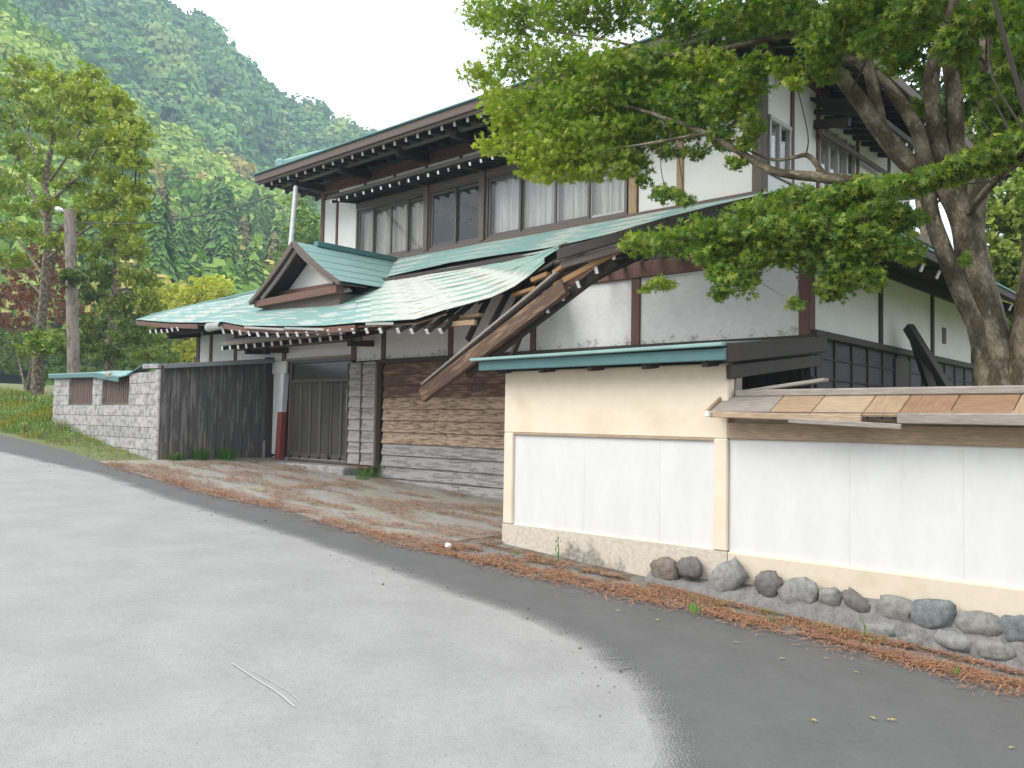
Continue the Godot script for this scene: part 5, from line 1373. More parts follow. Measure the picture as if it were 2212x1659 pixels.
func build_upper_floor() -> void:
	var ys := 4.58; var yw := 5.66; var yt := 6.28
	var back := -15.6
	var U := box("upper_floor", M.timber_grey, H, Vector3(XUL, ys - 0.1, F2 - 0.1), Vector3(XU, ys, F2 + 0.06), 0.01)
	box("wall", M.plaster, U, Vector3(XUL, ys, back), Vector3(XUL + 0.12, yt, F2 - 0.12))
	box("wall", M.plaster, U, Vector3(XUL, ys, back - 0.1), Vector3(XU, yt, back - 0.001))
	# left plaster with posts
	for e in [[XUL + 0.06, -13.97], [-13.97, -13.32]]:
		box("plaster_panel", M.plaster, U, Vector3(e[0] + 0.04, ys, F2 - 0.13), Vector3(e[1] - 0.03, 6.02, F2), 0.0)
	box("post", M.timber, U, Vector3(XUL, ys, F2 - 0.11), Vector3(XUL + 0.1, yt, F2 + 0.03), 0.008)
	box("post", M.timber, U, Vector3(-14.0, ys, F2 - 0.1), Vector3(-13.94, 6.02, F2 + 0.02), 0.006)
	# window bands
	var B = M.curtain_beige; var Wc = M.curtain_white
	window("window", -13.32, -11.30, ys, yw, F2, [[-13.27, -12.79, B], [-12.81, -12.29, B], [-12.31, -11.79, B], [-11.81, -11.35, B]], U)
	window("window", -11.22, -9.92, ys, yw, F2, [[-11.17, -10.53, null], [-10.57, -9.97, null]], U)
	window("window", -9.80, -6.96, ys, yw, F2, [[-9.75, -9.03, Wc], [-9.05, -8.32, Wc], [-8.34, -7.65, Wc], [-7.67, -7.01, Wc, M.alu_pale]], U)
	for x in [-11.26, -9.86]:
		box("post", M.timber_grey, U, Vector3(x - 0.055, ys, F2 - 0.1), Vector3(x + 0.055, yw + 0.1, F2 + 0.07), 0.008)
	# head board, hood, frieze
	for e in [[-13.32, -11.32], [-11.2, -9.92], [-9.8, -6.96]]:
		box("head_board", M.timber_grey, U, Vector3(e[0], yw, F2 - 0.1), Vector3(e[1], yw + 0.11, F2 + 0.045), 0.01)
	box("head_wall", M.timber_dark, U, Vector3(-13.32, yw + 0.11, F2 - 0.12), Vector3(-6.9, 6.02, F2 - 0.02), 0.0)
	var hood := beam("window_hood", M.timber_dark, U, Vector3(-13.45, 5.87, F2 + 0.27), Vector3(-6.75, 5.87, F2 + 0.27), 0.62, 0.03, Vector3(0, 1, 0.28).normalized())
	beam("hood_fascia", M.timber_dark, hood, Vector3(-13.5, 5.80, F2 + 0.585), Vector3(-6.72, 5.80, F2 + 0.585), 0.03, 0.07)
	for k in 27:
		var x := -13.38 + k * 0.25
		rafter(hood, Vector3(x, 5.86, F2 - 0.02), Vector3(x, 5.71, F2 + 0.57), 0.035, 0.05, true, null, M.tip_grey if k % 5 == 3 else M.rafter_tip)
	for x in [-13.25, -11.26, -9.86, -8.4, -7.0]:
		beam("hood_arm", M.timber_dark, hood, Vector3(x, 5.80, F2), Vector3(x, 5.74, F2 + 0.5), 0.07, 0.08)
	for k in 8:
		var a := -14.4 + 0.0; a = lerpf(-13.95, -6.9, k / 8.0); var b := lerpf(-13.95, -6.9, (k + 1) / 8.0)
		box("frieze_panel", M.plaster, U, Vector3(a + 0.04, 5.99, F2 - 0.1), Vector3(b - 0.04, 6.14, F2 + 0.012), 0.0)
		box("frieze_post", M.timber, U, Vector3(a - 0.035, 5.96, F2 - 0.08), Vector3(a + 0.035, 6.14, F2 + 0.03), 0.004)
	box("plate_beam", M.timber, U, Vector3(XUL, 6.14, F2 - 0.12), Vector3(XU, 6.34, F2 + 0.05), 0.01)
	# plaster to the right of the windows
	for e in [[-6.82, -6.10], [-6.10, XU - 0.04]]:
		box("plaster_panel", M.plaster, U, Vector3(e[0] + 0.045, ys, F2 - 0.13), Vector3(e[1] - 0.045, 6.14, F2), 0.0)
	box("post", M.timber_tan, U, Vector3(-6.94, ys, F2 - 0.1), Vector3(-6.8, 6.14, F2 + 0.03), 0.008)
	box("post", M.timber_tan, U, Vector3(-6.15, ys, F2 - 0.1), Vector3(-6.05, 6.14, F2 + 0.03), 0.008)
	box("post", M.timber_grey, U, Vector3(XU - 0.13, ys, F2 - 0.12), Vector3(XU + 0.01, 6.14, F2 + 0.04), 0.01)
	# right side of the upper floor
	var zs := [F2 - 0.12, -10.85, -11.7, -13.2, -14.6, back]
	for i in 5:
		var lo := ys
		if i == 2: lo = 5.95
		box("plaster_panel", M.plaster, U, Vector3(XU - 0.13, lo if i != 0 else 5.62, zs[i + 1] + 0.04), Vector3(XU, 6.34, zs[i] - 0.04), 0.0)
	box("plaster_panel", M.plaster, U, Vector3(XU - 0.13, ys - 0.1, zs[1] + 0.04), Vector3(XU - 0.002, ys + 0.25, zs[0] - 0.04), 0.0)
	for i in range(1, 5):
		box("post", M.timber, U, Vector3(XU - 0.1, ys, zs[i] - 0.04), Vector3(XU + 0.03, 6.34, zs[i] + 0.04), 0.006)
	box("plate_beam", M.timber, U, Vector3(XU - 0.12, 6.34, back), Vector3(XU + 0.05, 6.52, F2 - 0.13), 0.01)
	var sw := box("window", M.alu_pale, U, Vector3(XU - 0.05, 4.84, -10.81), Vector3(XU + 0.03, 4.9, -10.17), 0.004)
	box("frame", M.alu_pale, sw, Vector3(XU - 0.05, 5.55, -10.81), Vector3(XU + 0.03, 5.61, -10.17), 0.004)
	for z in [-10.81, -10.5, -10.22]:
		box("stile", M.alu_pale, sw, Vector3(XU - 0.04, 4.9, z), Vector3(XU + 0.02, 5.55, z + 0.045), 0.003)
	box("pane", M.glass, sw, Vector3(XU - 0.02, 4.88, -10.8), Vector3(XU - 0.015, 5.57, -10.18), 0.0)
	box("curtain", M.curtain_white, sw, Vector3(XU - 0.11, 4.86, -10.8), Vector3(XU - 0.1, 5.58, -10.18), 0.0)
	# lattice window and its deep hood on the side
	var s2 := box("window", M.alu_brown, U, Vector3(XU - 0.05, ys, -13.15), Vector3(XU + 0.03, ys + 0.06, -11.75), 0.004)
	for k in 5:
		var z := -13.12 + k * 0.335
		box("stile", M.alu_pale, s2, Vector3(XU - 0.04, ys + 0.06, z), Vector3(XU + 0.02, 5.95, z + 0.04), 0.003)
	box("pane", M.glass, s2, Vector3(XU - 0.02, ys + 0.05, -13.14), Vector3(XU - 0.015, 5.95, -11.76), 0.0)
	box("curtain", M.curtain_beige, s2, Vector3(XU - 0.11, ys, -13.15), Vector3(XU - 0.1, 5.95, -11.74), 0.0)
	var sh := beam("window_hood", M.timber_dark, U, Vector3(XU + 0.33, 6.1, -11.45), Vector3(XU + 0.33, 6.1, -14.3), 0.75, 0.04, Vector3(0.3, 1, 0).normalized())
	for k in 8:
		var z := -11.6 - k * 0.36
		rafter(sh, Vector3(XU, 6.05, z), Vector3(XU + 0.66, 5.88, z), 0.06, 0.07)
	beam("hood_fascia", M.timber_dark, sh, Vector3(XU + 0.69, 5.98, -11.42), Vector3(XU + 0.69, 5.98, -14.3), 0.03, 0.09)
	beam("hood_arm", M.timber_dark, sh, Vector3(XU, 5.86, -11.6), Vector3(XU + 0.5, 5.80, -11.6), 0.09, 0.12)
	beam("hood_arm", M.timber_grey, sh, Vector3(XU + 0.12, 5.72, -11.5), Vector3(XU + 0.12, 5.72, -14.2), 0.06, 0.07)

	# --- upper roof
	var ex0 := -15.23; var ex1 := XU + 1.0; var ez0 := -8.9; var ez1 := -16.7; var ey := 6.42
	var zr := (ez0 + ez1) / 2; var run := (ez0 - ez1) / 2; var ry := ey + 0.42 * run
	var RF := beam("upper_roof", M.metal_teal, H, Vector3(ex0 + run, ry + 0.1, zr), Vector3(ex1 - run, ry + 0.1, zr), 0.3, 0.25)
	var A := Vector3(ex0, ey, ez0); var Bq := Vector3(ex1, ey, ez0); var C := Vector3(ex1, ey, ez1); var D := Vector3(ex0, ey, ez1)
	var P := Vector3(ex0 + run, ry, zr); var Q := Vector3(ex1 - run, ry, zr)
	for f in [[A, Bq, Q, P], [D, C, Q, P], [A, D, P, P], [Bq, C, Q, Q]]:
		for k in 10:
			var t0 := k / 10.0; var t1 := (k + 1.04) / 10.0
			put("metal_course", rails_sheet(PackedVector3Array([f[0].lerp(f[3], minf(t1, 1.0)), f[1].lerp(f[2], minf(t1, 1.0))]) if k < 10 else PackedVector3Array(), PackedVector3Array([f[0].lerp(f[3], t0) + Vector3(0, 0.016, 0), f[1].lerp(f[2], t0) + Vector3(0, 0.016, 0)]), 0.02), M.metal_light, RF)
	for h in [[A, P], [Bq, Q], [C, Q], [D, P]]:
		var d: Vector3 = h[1] - h[0]
		beam("hip_ridge", M.metal_light, RF, h[0] + d * 0.10 + Vector3(0, 0.09, 0), h[1] + Vector3(0, 0.09, 0), 0.2, 0.17, Vector3.UP, 0.05)
		put("ridge_end", box_mesh(Vector3(0.16, 0.2, 0.24), 0.04), M.metal_light, RF, Transform3D(along(h[0], h[1]), h[0] + d * 0.09 + Vector3(0, 0.10, 0)))
	# soffit boards, fascias and rafters
	put("soffit", rails_sheet(PackedVector3Array([Vector3(ex0 + 0.05, ey - 0.03, ez0 - 0.05), Vector3(ex1 - 0.05, ey - 0.03, ez0 - 0.05)]), PackedVector3Array([Vector3(ex0 + 1.0, ey + 0.33, F2 - 0.05), Vector3(ex1 - 1.0, ey + 0.33, F2 - 0.05)]), 0.02), M.timber_grey, RF)
	put("soffit", rails_sheet(PackedVector3Array([Vector3(ex1 - 0.05, ey - 0.03, ez0 - 0.05), Vector3(ex1 - 0.05, ey - 0.03, ez1)]), PackedVector3Array([Vector3(ex1 - 1.0, ey + 0.33, F2 - 0.05), Vector3(ex1 - 1.0, ey + 0.33, ez1)]), 0.02), M.timber_grey, RF)
	put("soffit", rails_sheet(PackedVector3Array([Vector3(ex0 + 0.05, ey - 0.03, ez0 - 0.05), Vector3(ex0 + 0.05, ey - 0.03, ez1)]), PackedVector3Array([Vector3(ex0 + 0.9, ey + 0.28, F2 - 0.05), Vector3(ex0 + 0.9, ey + 0.28, ez1)]), 0.02), M.timber_grey, RF)
	beam("fascia", M.timber_grey, RF, Vector3(ex0, ey - 0.06, ez0), Vector3(ex1, ey - 0.06, ez0), 0.035, 0.13)
	beam("fascia", M.timber_grey, RF, Vector3(ex0 + 0.05, ey - 0.14, ez0 - 0.05), Vector3(ex1 - 0.05, ey - 0.14, ez0 - 0.05), 0.05, 0.06)
	beam("fascia", M.timber_grey, RF, Vector3(ex1, ey - 0.06, ez0 - 0.02), Vector3(ex1, ey - 0.06, ez1), 0.035, 0.13)
	beam("fascia", M.timber_grey, RF, Vector3(ex0, ey - 0.06, ez0 - 0.02), Vector3(ex0, ey - 0.06, ez1), 0.035, 0.13)
	beam("drip_edge", M.metal_teal, RF, Vector3(ex0 - 0.02, ey + 0.025, ez0 + 0.03), Vector3(ex1 + 0.02, ey + 0.025, ez0 + 0.03), 0.05, 0.03)
	for k in 38:
		var x := ex0 + 0.18 + k * 0.29
		if x > ex1 - 0.1: break
		rafter(RF, Vector3(x, ey + 0.02, F2 + 0.02), Vector3(x, ey - 0.20, ez0 - 0.09), 0.045, 0.07, true, null, M.tip_grey)
	for k in 20:
		var z := ez0 - 0.3 - k * 0.36
		rafter(RF, Vector3(ex1 - 1.0, ey + 0.02, z), Vector3(ex1 - 0.09, ey - 0.20, z), 0.06, 0.085)
		rafter(RF, Vector3(ex0 + 0.75, ey + 0.02, z), Vector3(ex0 + 0.09, ey - 0.20, z), 0.06, 0.085)
	for x in [XUL + 0.1, -12.9, -11.26, -9.86, -8.4, -6.9, -5.4]:
		beam("roof_arm", M.timber_dark, RF, Vector3(x, ey - 0.17, F2), Vector3(x, ey - 0.21, ez0 - 0.35), 0.12, 0.14)
	beam("eave_purlin", M.timber_grey, RF, Vector3(ex0 + 0.3, ey - 0.12, ez0 - 0.45), Vector3(ex1 - 0.2, ey - 0.12, ez0 - 0.45), 0.1, 0.11)

# ------------------------------------------------------------------ garden wall, shed, fence, block wall
func build_shed() -> void:
	var S := thing("lean_to_shed", "cream lean-to with white board panel and teal edged roof", "shed", Vector3(-4.8, gy(-4.8, GW), GW - 0.5))
	var x0 := -6.06; var x1 := -3.49; var top := 2.12
	box("wall", M.cream, S, Vector3(x0, 1.48, GW - 0.12), Vector3(x1, top, GW), 0.01)
	box("wall", M.cream, S, Vector3(x0, 0.54, GW - 0.12), Vector3(-5.93, 1.48, GW), 0.01)
	box("wall", M.cream, S, Vector3(-3.62, 0.54, GW - 0.12), Vector3(x1, 1.48, GW + 0.004), 0.01)
	box("wall", M.cream, S, Vector3(x0 + 0.001, 0.2, -8.7), Vector3(x0 + 0.1, top, GW - 0.121), 0.004)
	var pf := box("plinth", M.skirt, S, Vector3(x0, 0.05, GW - 0.14), Vector3(x1, 0.54, GW - 0.002), 0.012)
	var ps := begin()
	quad(ps, Vector3(x0, 0.06, GW), Vector3(x1, 0.06, GW), Vector3(x1, 0.539, GW), Vector3(x0, 0.539, GW), Vector3.BACK, Vector2(0, 1), Vector2(1, 1), Vector2(1, 0), Vector2(0, 0))
	put("render_coat", ps.commit(), M.damp, pf)
	box("trim", M.timber_straw, S, Vector3(-5.93, 1.462, GW - 0.03), Vector3(-3.62, 1.48, GW - 0.004), 0.002)
	var cuts := [-5.93, -5.02, -4.17, -3.62]
	for i in 3:
		box("board", M.panel, S, Vector3(cuts[i] + 0.0003, 0.54, GW - 0.09), Vector3(cuts[i + 1] - 0.0003, 1.462, GW - 0.03), 0.0008)
	box("panel_back", M.panel, S, Vector3(-5.93, 0.54, GW - 0.115), Vector3(-3.62, 1.462, GW - 0.0915), 0.0)
	box("end_post", M.timber_pale, S, Vector3(x1 - 0.1, 1.82, GW - 0.22), Vector3(x1 + 0.02, top - 0.02, GW - 0.121), 0.006)
	# roof: from the house ledge down to the wall
	var ra := PackedVector3Array([Vector3(-7.6, 2.50, F1 + 0.07), Vector3(-3.6, 2.53, F1 + 0.07)])
	var rb := PackedVector3Array([Vector3(-6.22, 2.245, GW + 0.26), Vector3(-3.38, 2.275, GW + 0.26)])
	var R := put("roof", rails_sheet(ra, rb, 0.03, 3), M.metal_grey, S)
	beam("fascia", M.metal_teal, R, Vector3(-6.2, 2.165, GW + 0.24), Vector3(-3.38, 2.175, GW + 0.24), 0.03, 0.1)
	beam("gutter_lip", M.metal_light, R, Vector3(-6.28, 2.228, GW + 0.285), Vector3(-3.38, 2.252, GW + 0.285), 0.05, 0.03)
	for i in 5:
		var x := lerpf(-6.0, -3.6, i / 4.0)
		beam("rafter", M.timber_dark, R, Vector3(x, 2.12, GW + 0.2), Vector3(x - 0.02, 2.42, F1 + 0.08), 0.06, 0.09)
	beam("verge_board", M.timber_dark, R, Vector3(-3.40, 2.185, GW + 0.22), Vector3(-3.61, 2.47, F1 + 0.08), 0.05, 0.16)
	beam("verge_board", M.timber_dark, R, Vector3(-3.46, 2.04, GW + 0.05), Vector3(-3.66, 2.30, F1 + 0.08), 0.04, 0.12)
	beam("verge_board", M.timber_dark, R, Vector3(-6.19, 2.17, GW + 0.22), Vector3(-7.4, 2.44, F1 + 0.08), 0.04, 0.1)

func build_garden_wall() -> void:
	var Wn := thing("garden_wall", "low white panelled garden wall with stripped wooden coping on boulders", "wall", Vector3(-1.0, gy(-1.0, GW), GW))
	var x0 := -3.488; var x1 := 4.6
	box("core", M.cream, Wn, Vector3(x0, 0.0, GW - 0.16), Vector3(x1, 1.66, GW - 0.092), 0.0)
	box("top_rail", M.timber_straw, Wn, Vector3(x0, 1.48, GW - 0.09), Vector3(x1, 1.62, GW), 0.008)
	box("bottom_band", M.skirt, Wn, Vector3(x0, -0.2, GW - 0.09), Vector3(x1, 0.54, GW + 0.001), 0.01)
	var cuts := [x0 + 0.001, -2.48, -1.69, -0.90, -0.08, 0.74, 1.56, 2.38, 3.2, x1]
	for i in cuts.size() - 1:
		box("board", M.panel, Wn, Vector3(cuts[i] + 0.0003, 0.54, GW - 0.088), Vector3(cuts[i + 1] - 0.0003, 1.48, GW - 0.03), 0.0008)
	# coping: sheathing boards whose metal is gone
	var c0 := -3.56
	var segs := [[-3.56, -3.03, 4], [-3.03, -2.69, 1], [-2.69, -2.3, 3], [-2.3, -2.05, 2], [-2.05, -1.72, 0], [-1.72, -1.34, 0], [-1.34, -1.05, 1], [-1.05, -0.6, 2], [-0.6, -0.1, 0], [-0.1, 0.5, 3], [0.5, 1.1, 1], [1.1, 1.8, 0], [1.8, 2.6, 2], [2.6, 3.5, 1], [3.5, 4.6, 3]]
	var ms := [M.timber_rust, M.timber_tan, M.timber_tan, M.timber_straw, M.timber_pale]
	var cop := beam("coping", M.timber_pale, Wn, Vector3(c0 + 0.1, 1.865, GW - 0.13), Vector3(x1, 1.885, GW - 0.13), 0.13, 0.06, Vector3.UP, 0.01)
	for s in segs:
		beam("coping_board", ms[s[2]], cop, Vector3(s[0] + 0.003, 1.755, GW + 0.07), Vector3(s[1] - 0.003, 1.755, GW + 0.07), 0.33, 0.022, Vector3(0, 1, 0.50).normalized(), 0.004)
		beam("coping_board", M.timber_pale, cop, Vector3(s[0], 1.76, GW - 0.30), Vector3(s[1], 1.76, GW - 0.30), 0.32, 0.022, Vector3(0, 1, -0.50).normalized(), 0.004)
	beam("coping_edge", M.timber_straw, cop, Vector3(c0, 1.685, GW + 0.215), Vector3(-2.3, 1.655, GW + 0.215), 0.03, 0.05)
	beam("coping_edge", M.timber_pale, cop, Vector3(-2.85, 1.64, GW + 0.23), Vector3(-2.02, 1.605, GW + 0.23), 0.025, 0.04)
	beam("coping_edge", M.timber_pale, cop, Vector3(-2.05, 1.665, GW + 0.22), Vector3(1.2, 1.65, GW + 0.22), 0.03, 0.075)
	beam("coping_edge", M.timber_straw, cop, Vector3(1.2, 1.66, GW + 0.22), Vector3(x1, 1.65, GW + 0.22), 0.03, 0.07)
	beam("coping_strip", M.timber_grey, cop, Vector3(c0 + 0.02, 1.700, GW + 0.19), Vector3(-1.9, 1.695, GW + 0.185), 0.05, 0.02)
	beam("coping_strip", M.timber_pale, cop, Vector3(-1.9, 1.70, GW + 0.18), Vector3(x1, 1.70, GW + 0.18), 0.10, 0.02, Vector3(0, 1, 0.4).normalized())
	beam("gable_board", M.timber_tan, cop, Vector3(c0 - 0.01, 1.69, GW + 0.21), Vector3(c0 + 0.0, 1.86, GW - 0.10), 0.03, 0.05)
	put("end_cap", box_mesh(Vector3(0.04, 0.05, 0.05), 0.006), M.rafter_tip, cop, Transform3D(Basis(), Vector3(c0 + 0.02, 1.685, GW + 0.24)))
	# footing with boulders
	var st := begin()
	var n := 40
	for i in n:
		var xa := lerpf(-4.2, x1, float(i) / n); var xb := lerpf(-4.2, x1, float(i + 1) / n)
		var rows := []
		for x in [xa, xb]:
			var gq := gy(x, GW)
			var topy := lerpf(gq + 0.10, 0.33, smoothstep(-4.2, -2.6, x)) + 0.05 * nz.get_noise_2d(x * 90.0, 2.0)
			rows.append([Vector3(x, topy, GW + 0.0), Vector3(x, topy - 0.02, GW + 0.08), Vector3(x, lerpf(topy, gq, 0.55), GW + 0.125 + 0.03 * nz.get_noise_2d(x * 120.0, 5.0)), Vector3(x, gq - 0.05, GW + 0.19 + 0.05 * nz.get_noise_2d(x * 90.0, 8.0))])
		for k in 3:
			quad(st, rows[0][k], rows[1][k], rows[1][k + 1], rows[0][k + 1], Vector3(0, 0.5, 1))
	put("footing", st.commit(), M.mortar, Wn)
	var bs := [[1437, 1232, 29, 32, 0], [1492, 1226, 27, 24, 1], [1570, 1250, 48, 33, 2], [1660, 1262, 30, 30, 1], [1725, 1283, 42, 34, 2], [1792, 1290, 24, 22, 4], [1850, 1300, 34, 19, 1], [1938, 1318, 42, 34, 4], [2012, 1330, 46, 38, 3], [2112, 1348, 45, 30, 4], [2200, 1358, 38, 32, 3], [1800, 1335, 30, 20, 4], [1690, 1318, 22, 15, 4], [1900, 1360, 34, 20, 2], [2060, 1385, 36, 22, 2], [2150, 1405, 38, 24, 4], [1620, 1300, 22, 13, 4], [1540, 1285, 20, 12, 2], [1975, 1385, 24, 16, 4],
		[2300, 1385, 46, 34, 2], [2400, 1410, 46, 36, 0], [2520, 1440, 50, 38, 4], [2650, 1470, 50, 40, 3], [2800, 1510, 60, 42, 2]]
	for i in bs.size():
		var q: Array = bs[i]
		var low: bool = q[1] > 1283 + (q[0] - 1437) * 0.13 + 8
		var p := onz(q[0], q[1], GW + (0.12 if low and i > 10 else 0.075))
		var k := (p - EYE).dot(cam_f) / FOCAL
		put("boulder", stone_mesh(Vector3(q[2] * k * 1.08, q[3] * k * 0.88, 0.055), 300 + i), M["stone%d" % q[4]], Wn, Transform3D(Basis(Vector3(0, 0, 1), rng.randfn() * 0.25), p))

func build_fence() -> void:
	var x := -14.4
	var F := thing("board_fence", "tall black stained board fence between the block wall and the entrance", "fence", Vector3(x, gy(x, -7.7), -7.7))
	var z0 := -6.72; var z1 := -8.82; var n := 12
	for i in n:
		var a := lerpf(z0, z1, float(i) / n); var b := lerpf(z0, z1, float(i + 1) / n)
		var d := 0.006 * (i % 2) + rng.randf() * 0.003
		var top := lerpf(2.44, 2.66, float(i) / n)
		var fb := put("fence_board", box_mesh(Vector3(0.022, top - 0.80, absf(a - b) - 0.004), 0.003), M.tar, F, Transform3D(Basis(), Vector3(x + d, (top + 0.80) / 2, (a + b) / 2)))
		var fq := begin()
		var fx := x + d + 0.0125
		quad(fq, Vector3(fx, 0.81, a - 0.006), Vector3(fx, 0.81, b + 0.006), Vector3(fx, top - 0.01, b + 0.006), Vector3(fx, top - 0.01, a - 0.006), Vector3.RIGHT, Vector2(float(i) / n, 1), Vector2(float(i + 1) / n, 1), Vector2(float(i + 1) / n, 0), Vector2(float(i) / n, 0))
		put("weathered_face", fq.commit(), M.fence_face, fb)
	beam("rail", M.timber_dark, F, Vector3(x - 0.04, 2.2, z0), Vector3(x - 0.04, 2.3, z1), 0.05, 0.07)
	beam("rail", M.timber_dark, F, Vector3(x - 0.04, 1.1, z0), Vector3(x - 0.04, 1.1, z1), 0.05, 0.07)
	beam("coping", M.timber_grey, F, Vector3(x - 0.02, 2.47, z0 + 0.02), Vector3(x - 0.02, 2.70, z1 + 0.0), 0.34, 0.03, Vector3.UP)
	beam("coping_edge", M.metal_grey, F, Vector3(x + 0.16, 2.44, z0 + 0.02), Vector3(x + 0.16, 2.67, z1 + 0.0), 0.02, 0.075)
	box("post", M.timber_dark, F, Vector3(x - 0.07, 0.75, z1 - 0.08), Vector3(x + 0.06, 2.74, z1 + 0.06), 0.008)
	box("post", M.timber_pale, F, Vector3(x + 0.05, 0.8, z1 + 0.07), Vector3(x + 0.075, 1.15, z1 + 0.12), 0.004)

func build_block_wall() -> void:
	var B := thing("block_wall", "weathered grey concrete block wall with two slatted openings", "wall", Vector3(-17, gy(-17, -6.8), -6.8))
	var x0 := -19.3; var x1 := -14.56; var zf := -6.7; var bh := 0.196; var top := 2.36
	var holes := [[-18.45, -17.25, 1.80, 2.36], [-16.79, -15.6, 1.80, 2.36]]
	for r in 10:
		var yy := top - (r + 1) * bh
		var x := x0 - (0.2 if r % 2 else 0.0)
		while x < x1:
			var a := maxf(x, x0); var b := minf(x + 0.398, x1)
			x += 0.398
			if b - a < 0.03 or yy + bh < gy((a + b) / 2, zf) - 0.15: continue
			var parts := [[a, b]]
			for h in holes:
				if yy + bh * 0.5 > h[2]:
					var np := []
					for p in parts:
						if p[1] <= h[0] or p[0] >= h[1]: np.append(p)
						else:
							if p[0] < h[0]: np.append([p[0], h[0]])
							if p[1] > h[1]: np.append([h[1], p[1]])
					parts = np
			for p in parts:
				if p[1] - p[0] < 0.03: continue
				var d := rng.randf() * 0.006
				box("block", M["block%d" % (rng.randi() % 4)], B, Vector3(p[0] + 0.003, yy + 0.003, zf - 0.15), Vector3(p[1] - 0.003, yy + bh - 0.003, zf + d), 0.007)
	box("joint_core", M.mortar, B, Vector3(x0 + 0.01, 0.6, zf - 0.14), Vector3(-18.46, top, zf - 0.012), 0.0)
	box("joint_core", M.mortar, B, Vector3(-17.24, 1.8, zf - 0.14), Vector3(-16.8, top, zf - 0.012), 0.0)
	box("joint_core", M.mortar, B, Vector3(-15.59, 0.6, zf - 0.14), Vector3(x1 - 0.01, top, zf - 0.012), 0.0)
	box("joint_core", M.mortar, B, Vector3(-18.46, 0.6, zf - 0.14), Vector3(-15.59, 1.79, zf - 0.012), 0.0)
	# return end next to the fence, rising a little
	box("end_block", M.block0, B, Vector3(x1, 0.72, zf - 0.16), Vector3(x1 + 0.16, 2.40, zf + 0.015), 0.02)
	for h in holes:
		var g0 := box("slat_screen", M.timber_grey, B, Vector3(h[0], h[2], zf - 0.09), Vector3(h[1], h[2] + 0.03, zf - 0.03), 0.004)
		box("back_board", M.timber_dark, g0, Vector3(h[0], h[2] + 0.03, zf - 0.12), Vector3(h[1], h[3], zf - 0.10), 0.0)
		for k in 13:
			var x := lerpf(h[0] + 0.04, h[1] - 0.04, k / 12.0)
			box("slat", M.timber_grey if k % 3 else M.timber, g0, Vector3(x - 0.035, h[2] + 0.03, zf - 0.085), Vector3(x + 0.035, h[3], zf - 0.05), 0.004)
	var tm := [M.metal_teal, M.metal_light]
	beam("coping", M.metal_teal, B, Vector3(x0 - 0.12, 2.39, zf + 0.06), Vector3(-16.9, 2.36, zf + 0.06), 0.03, 0.10)
	beam("coping", M.metal_teal, B, Vector3(-16.95, 2.35, zf + 0.08), Vector3(-15.75, 2.24, zf + 0.13), 0.03, 0.10)
	put("coping_sheet", rails_sheet(PackedVector3Array([Vector3(x0 - 0.12, 2.46, zf - 0.3), Vector3(-17, 2.46, zf - 0.3), Vector3(-15.6, 2.42, zf - 0.3)]), PackedVector3Array([Vector3(x0 - 0.12, 2.43, zf + 0.08), Vector3(-17, 2.41, zf + 0.08), Vector3(-15.7, 2.30, zf + 0.13)]), 0.02), M.metal_light, B)
	put("coping_sheet", rails_sheet(PackedVector3Array([Vector3(-15.75, 2.40, zf - 0.3), Vector3(-14.9, 2.56, zf - 0.3)]), PackedVector3Array([Vector3(-15.6, 2.33, zf + 0.06), Vector3(-14.95, 2.52, zf + 0.02)]), 0.02), M.metal_teal, B)
	beam("coping_ridge", M.block3, B, Vector3(-15.0, 2.46, zf - 0.07), Vector3(x1 + 0.16, 2.45, zf - 0.07), 0.22, 0.08)
	put("broken_stub", box_mesh(Vector3(0.12, 0.1, 0.1), 0.02), M.timber_straw, B, Transform3D(Basis(Vector3.UP, 0.3), Vector3(-16.25, 2.33, zf + 0.1)))

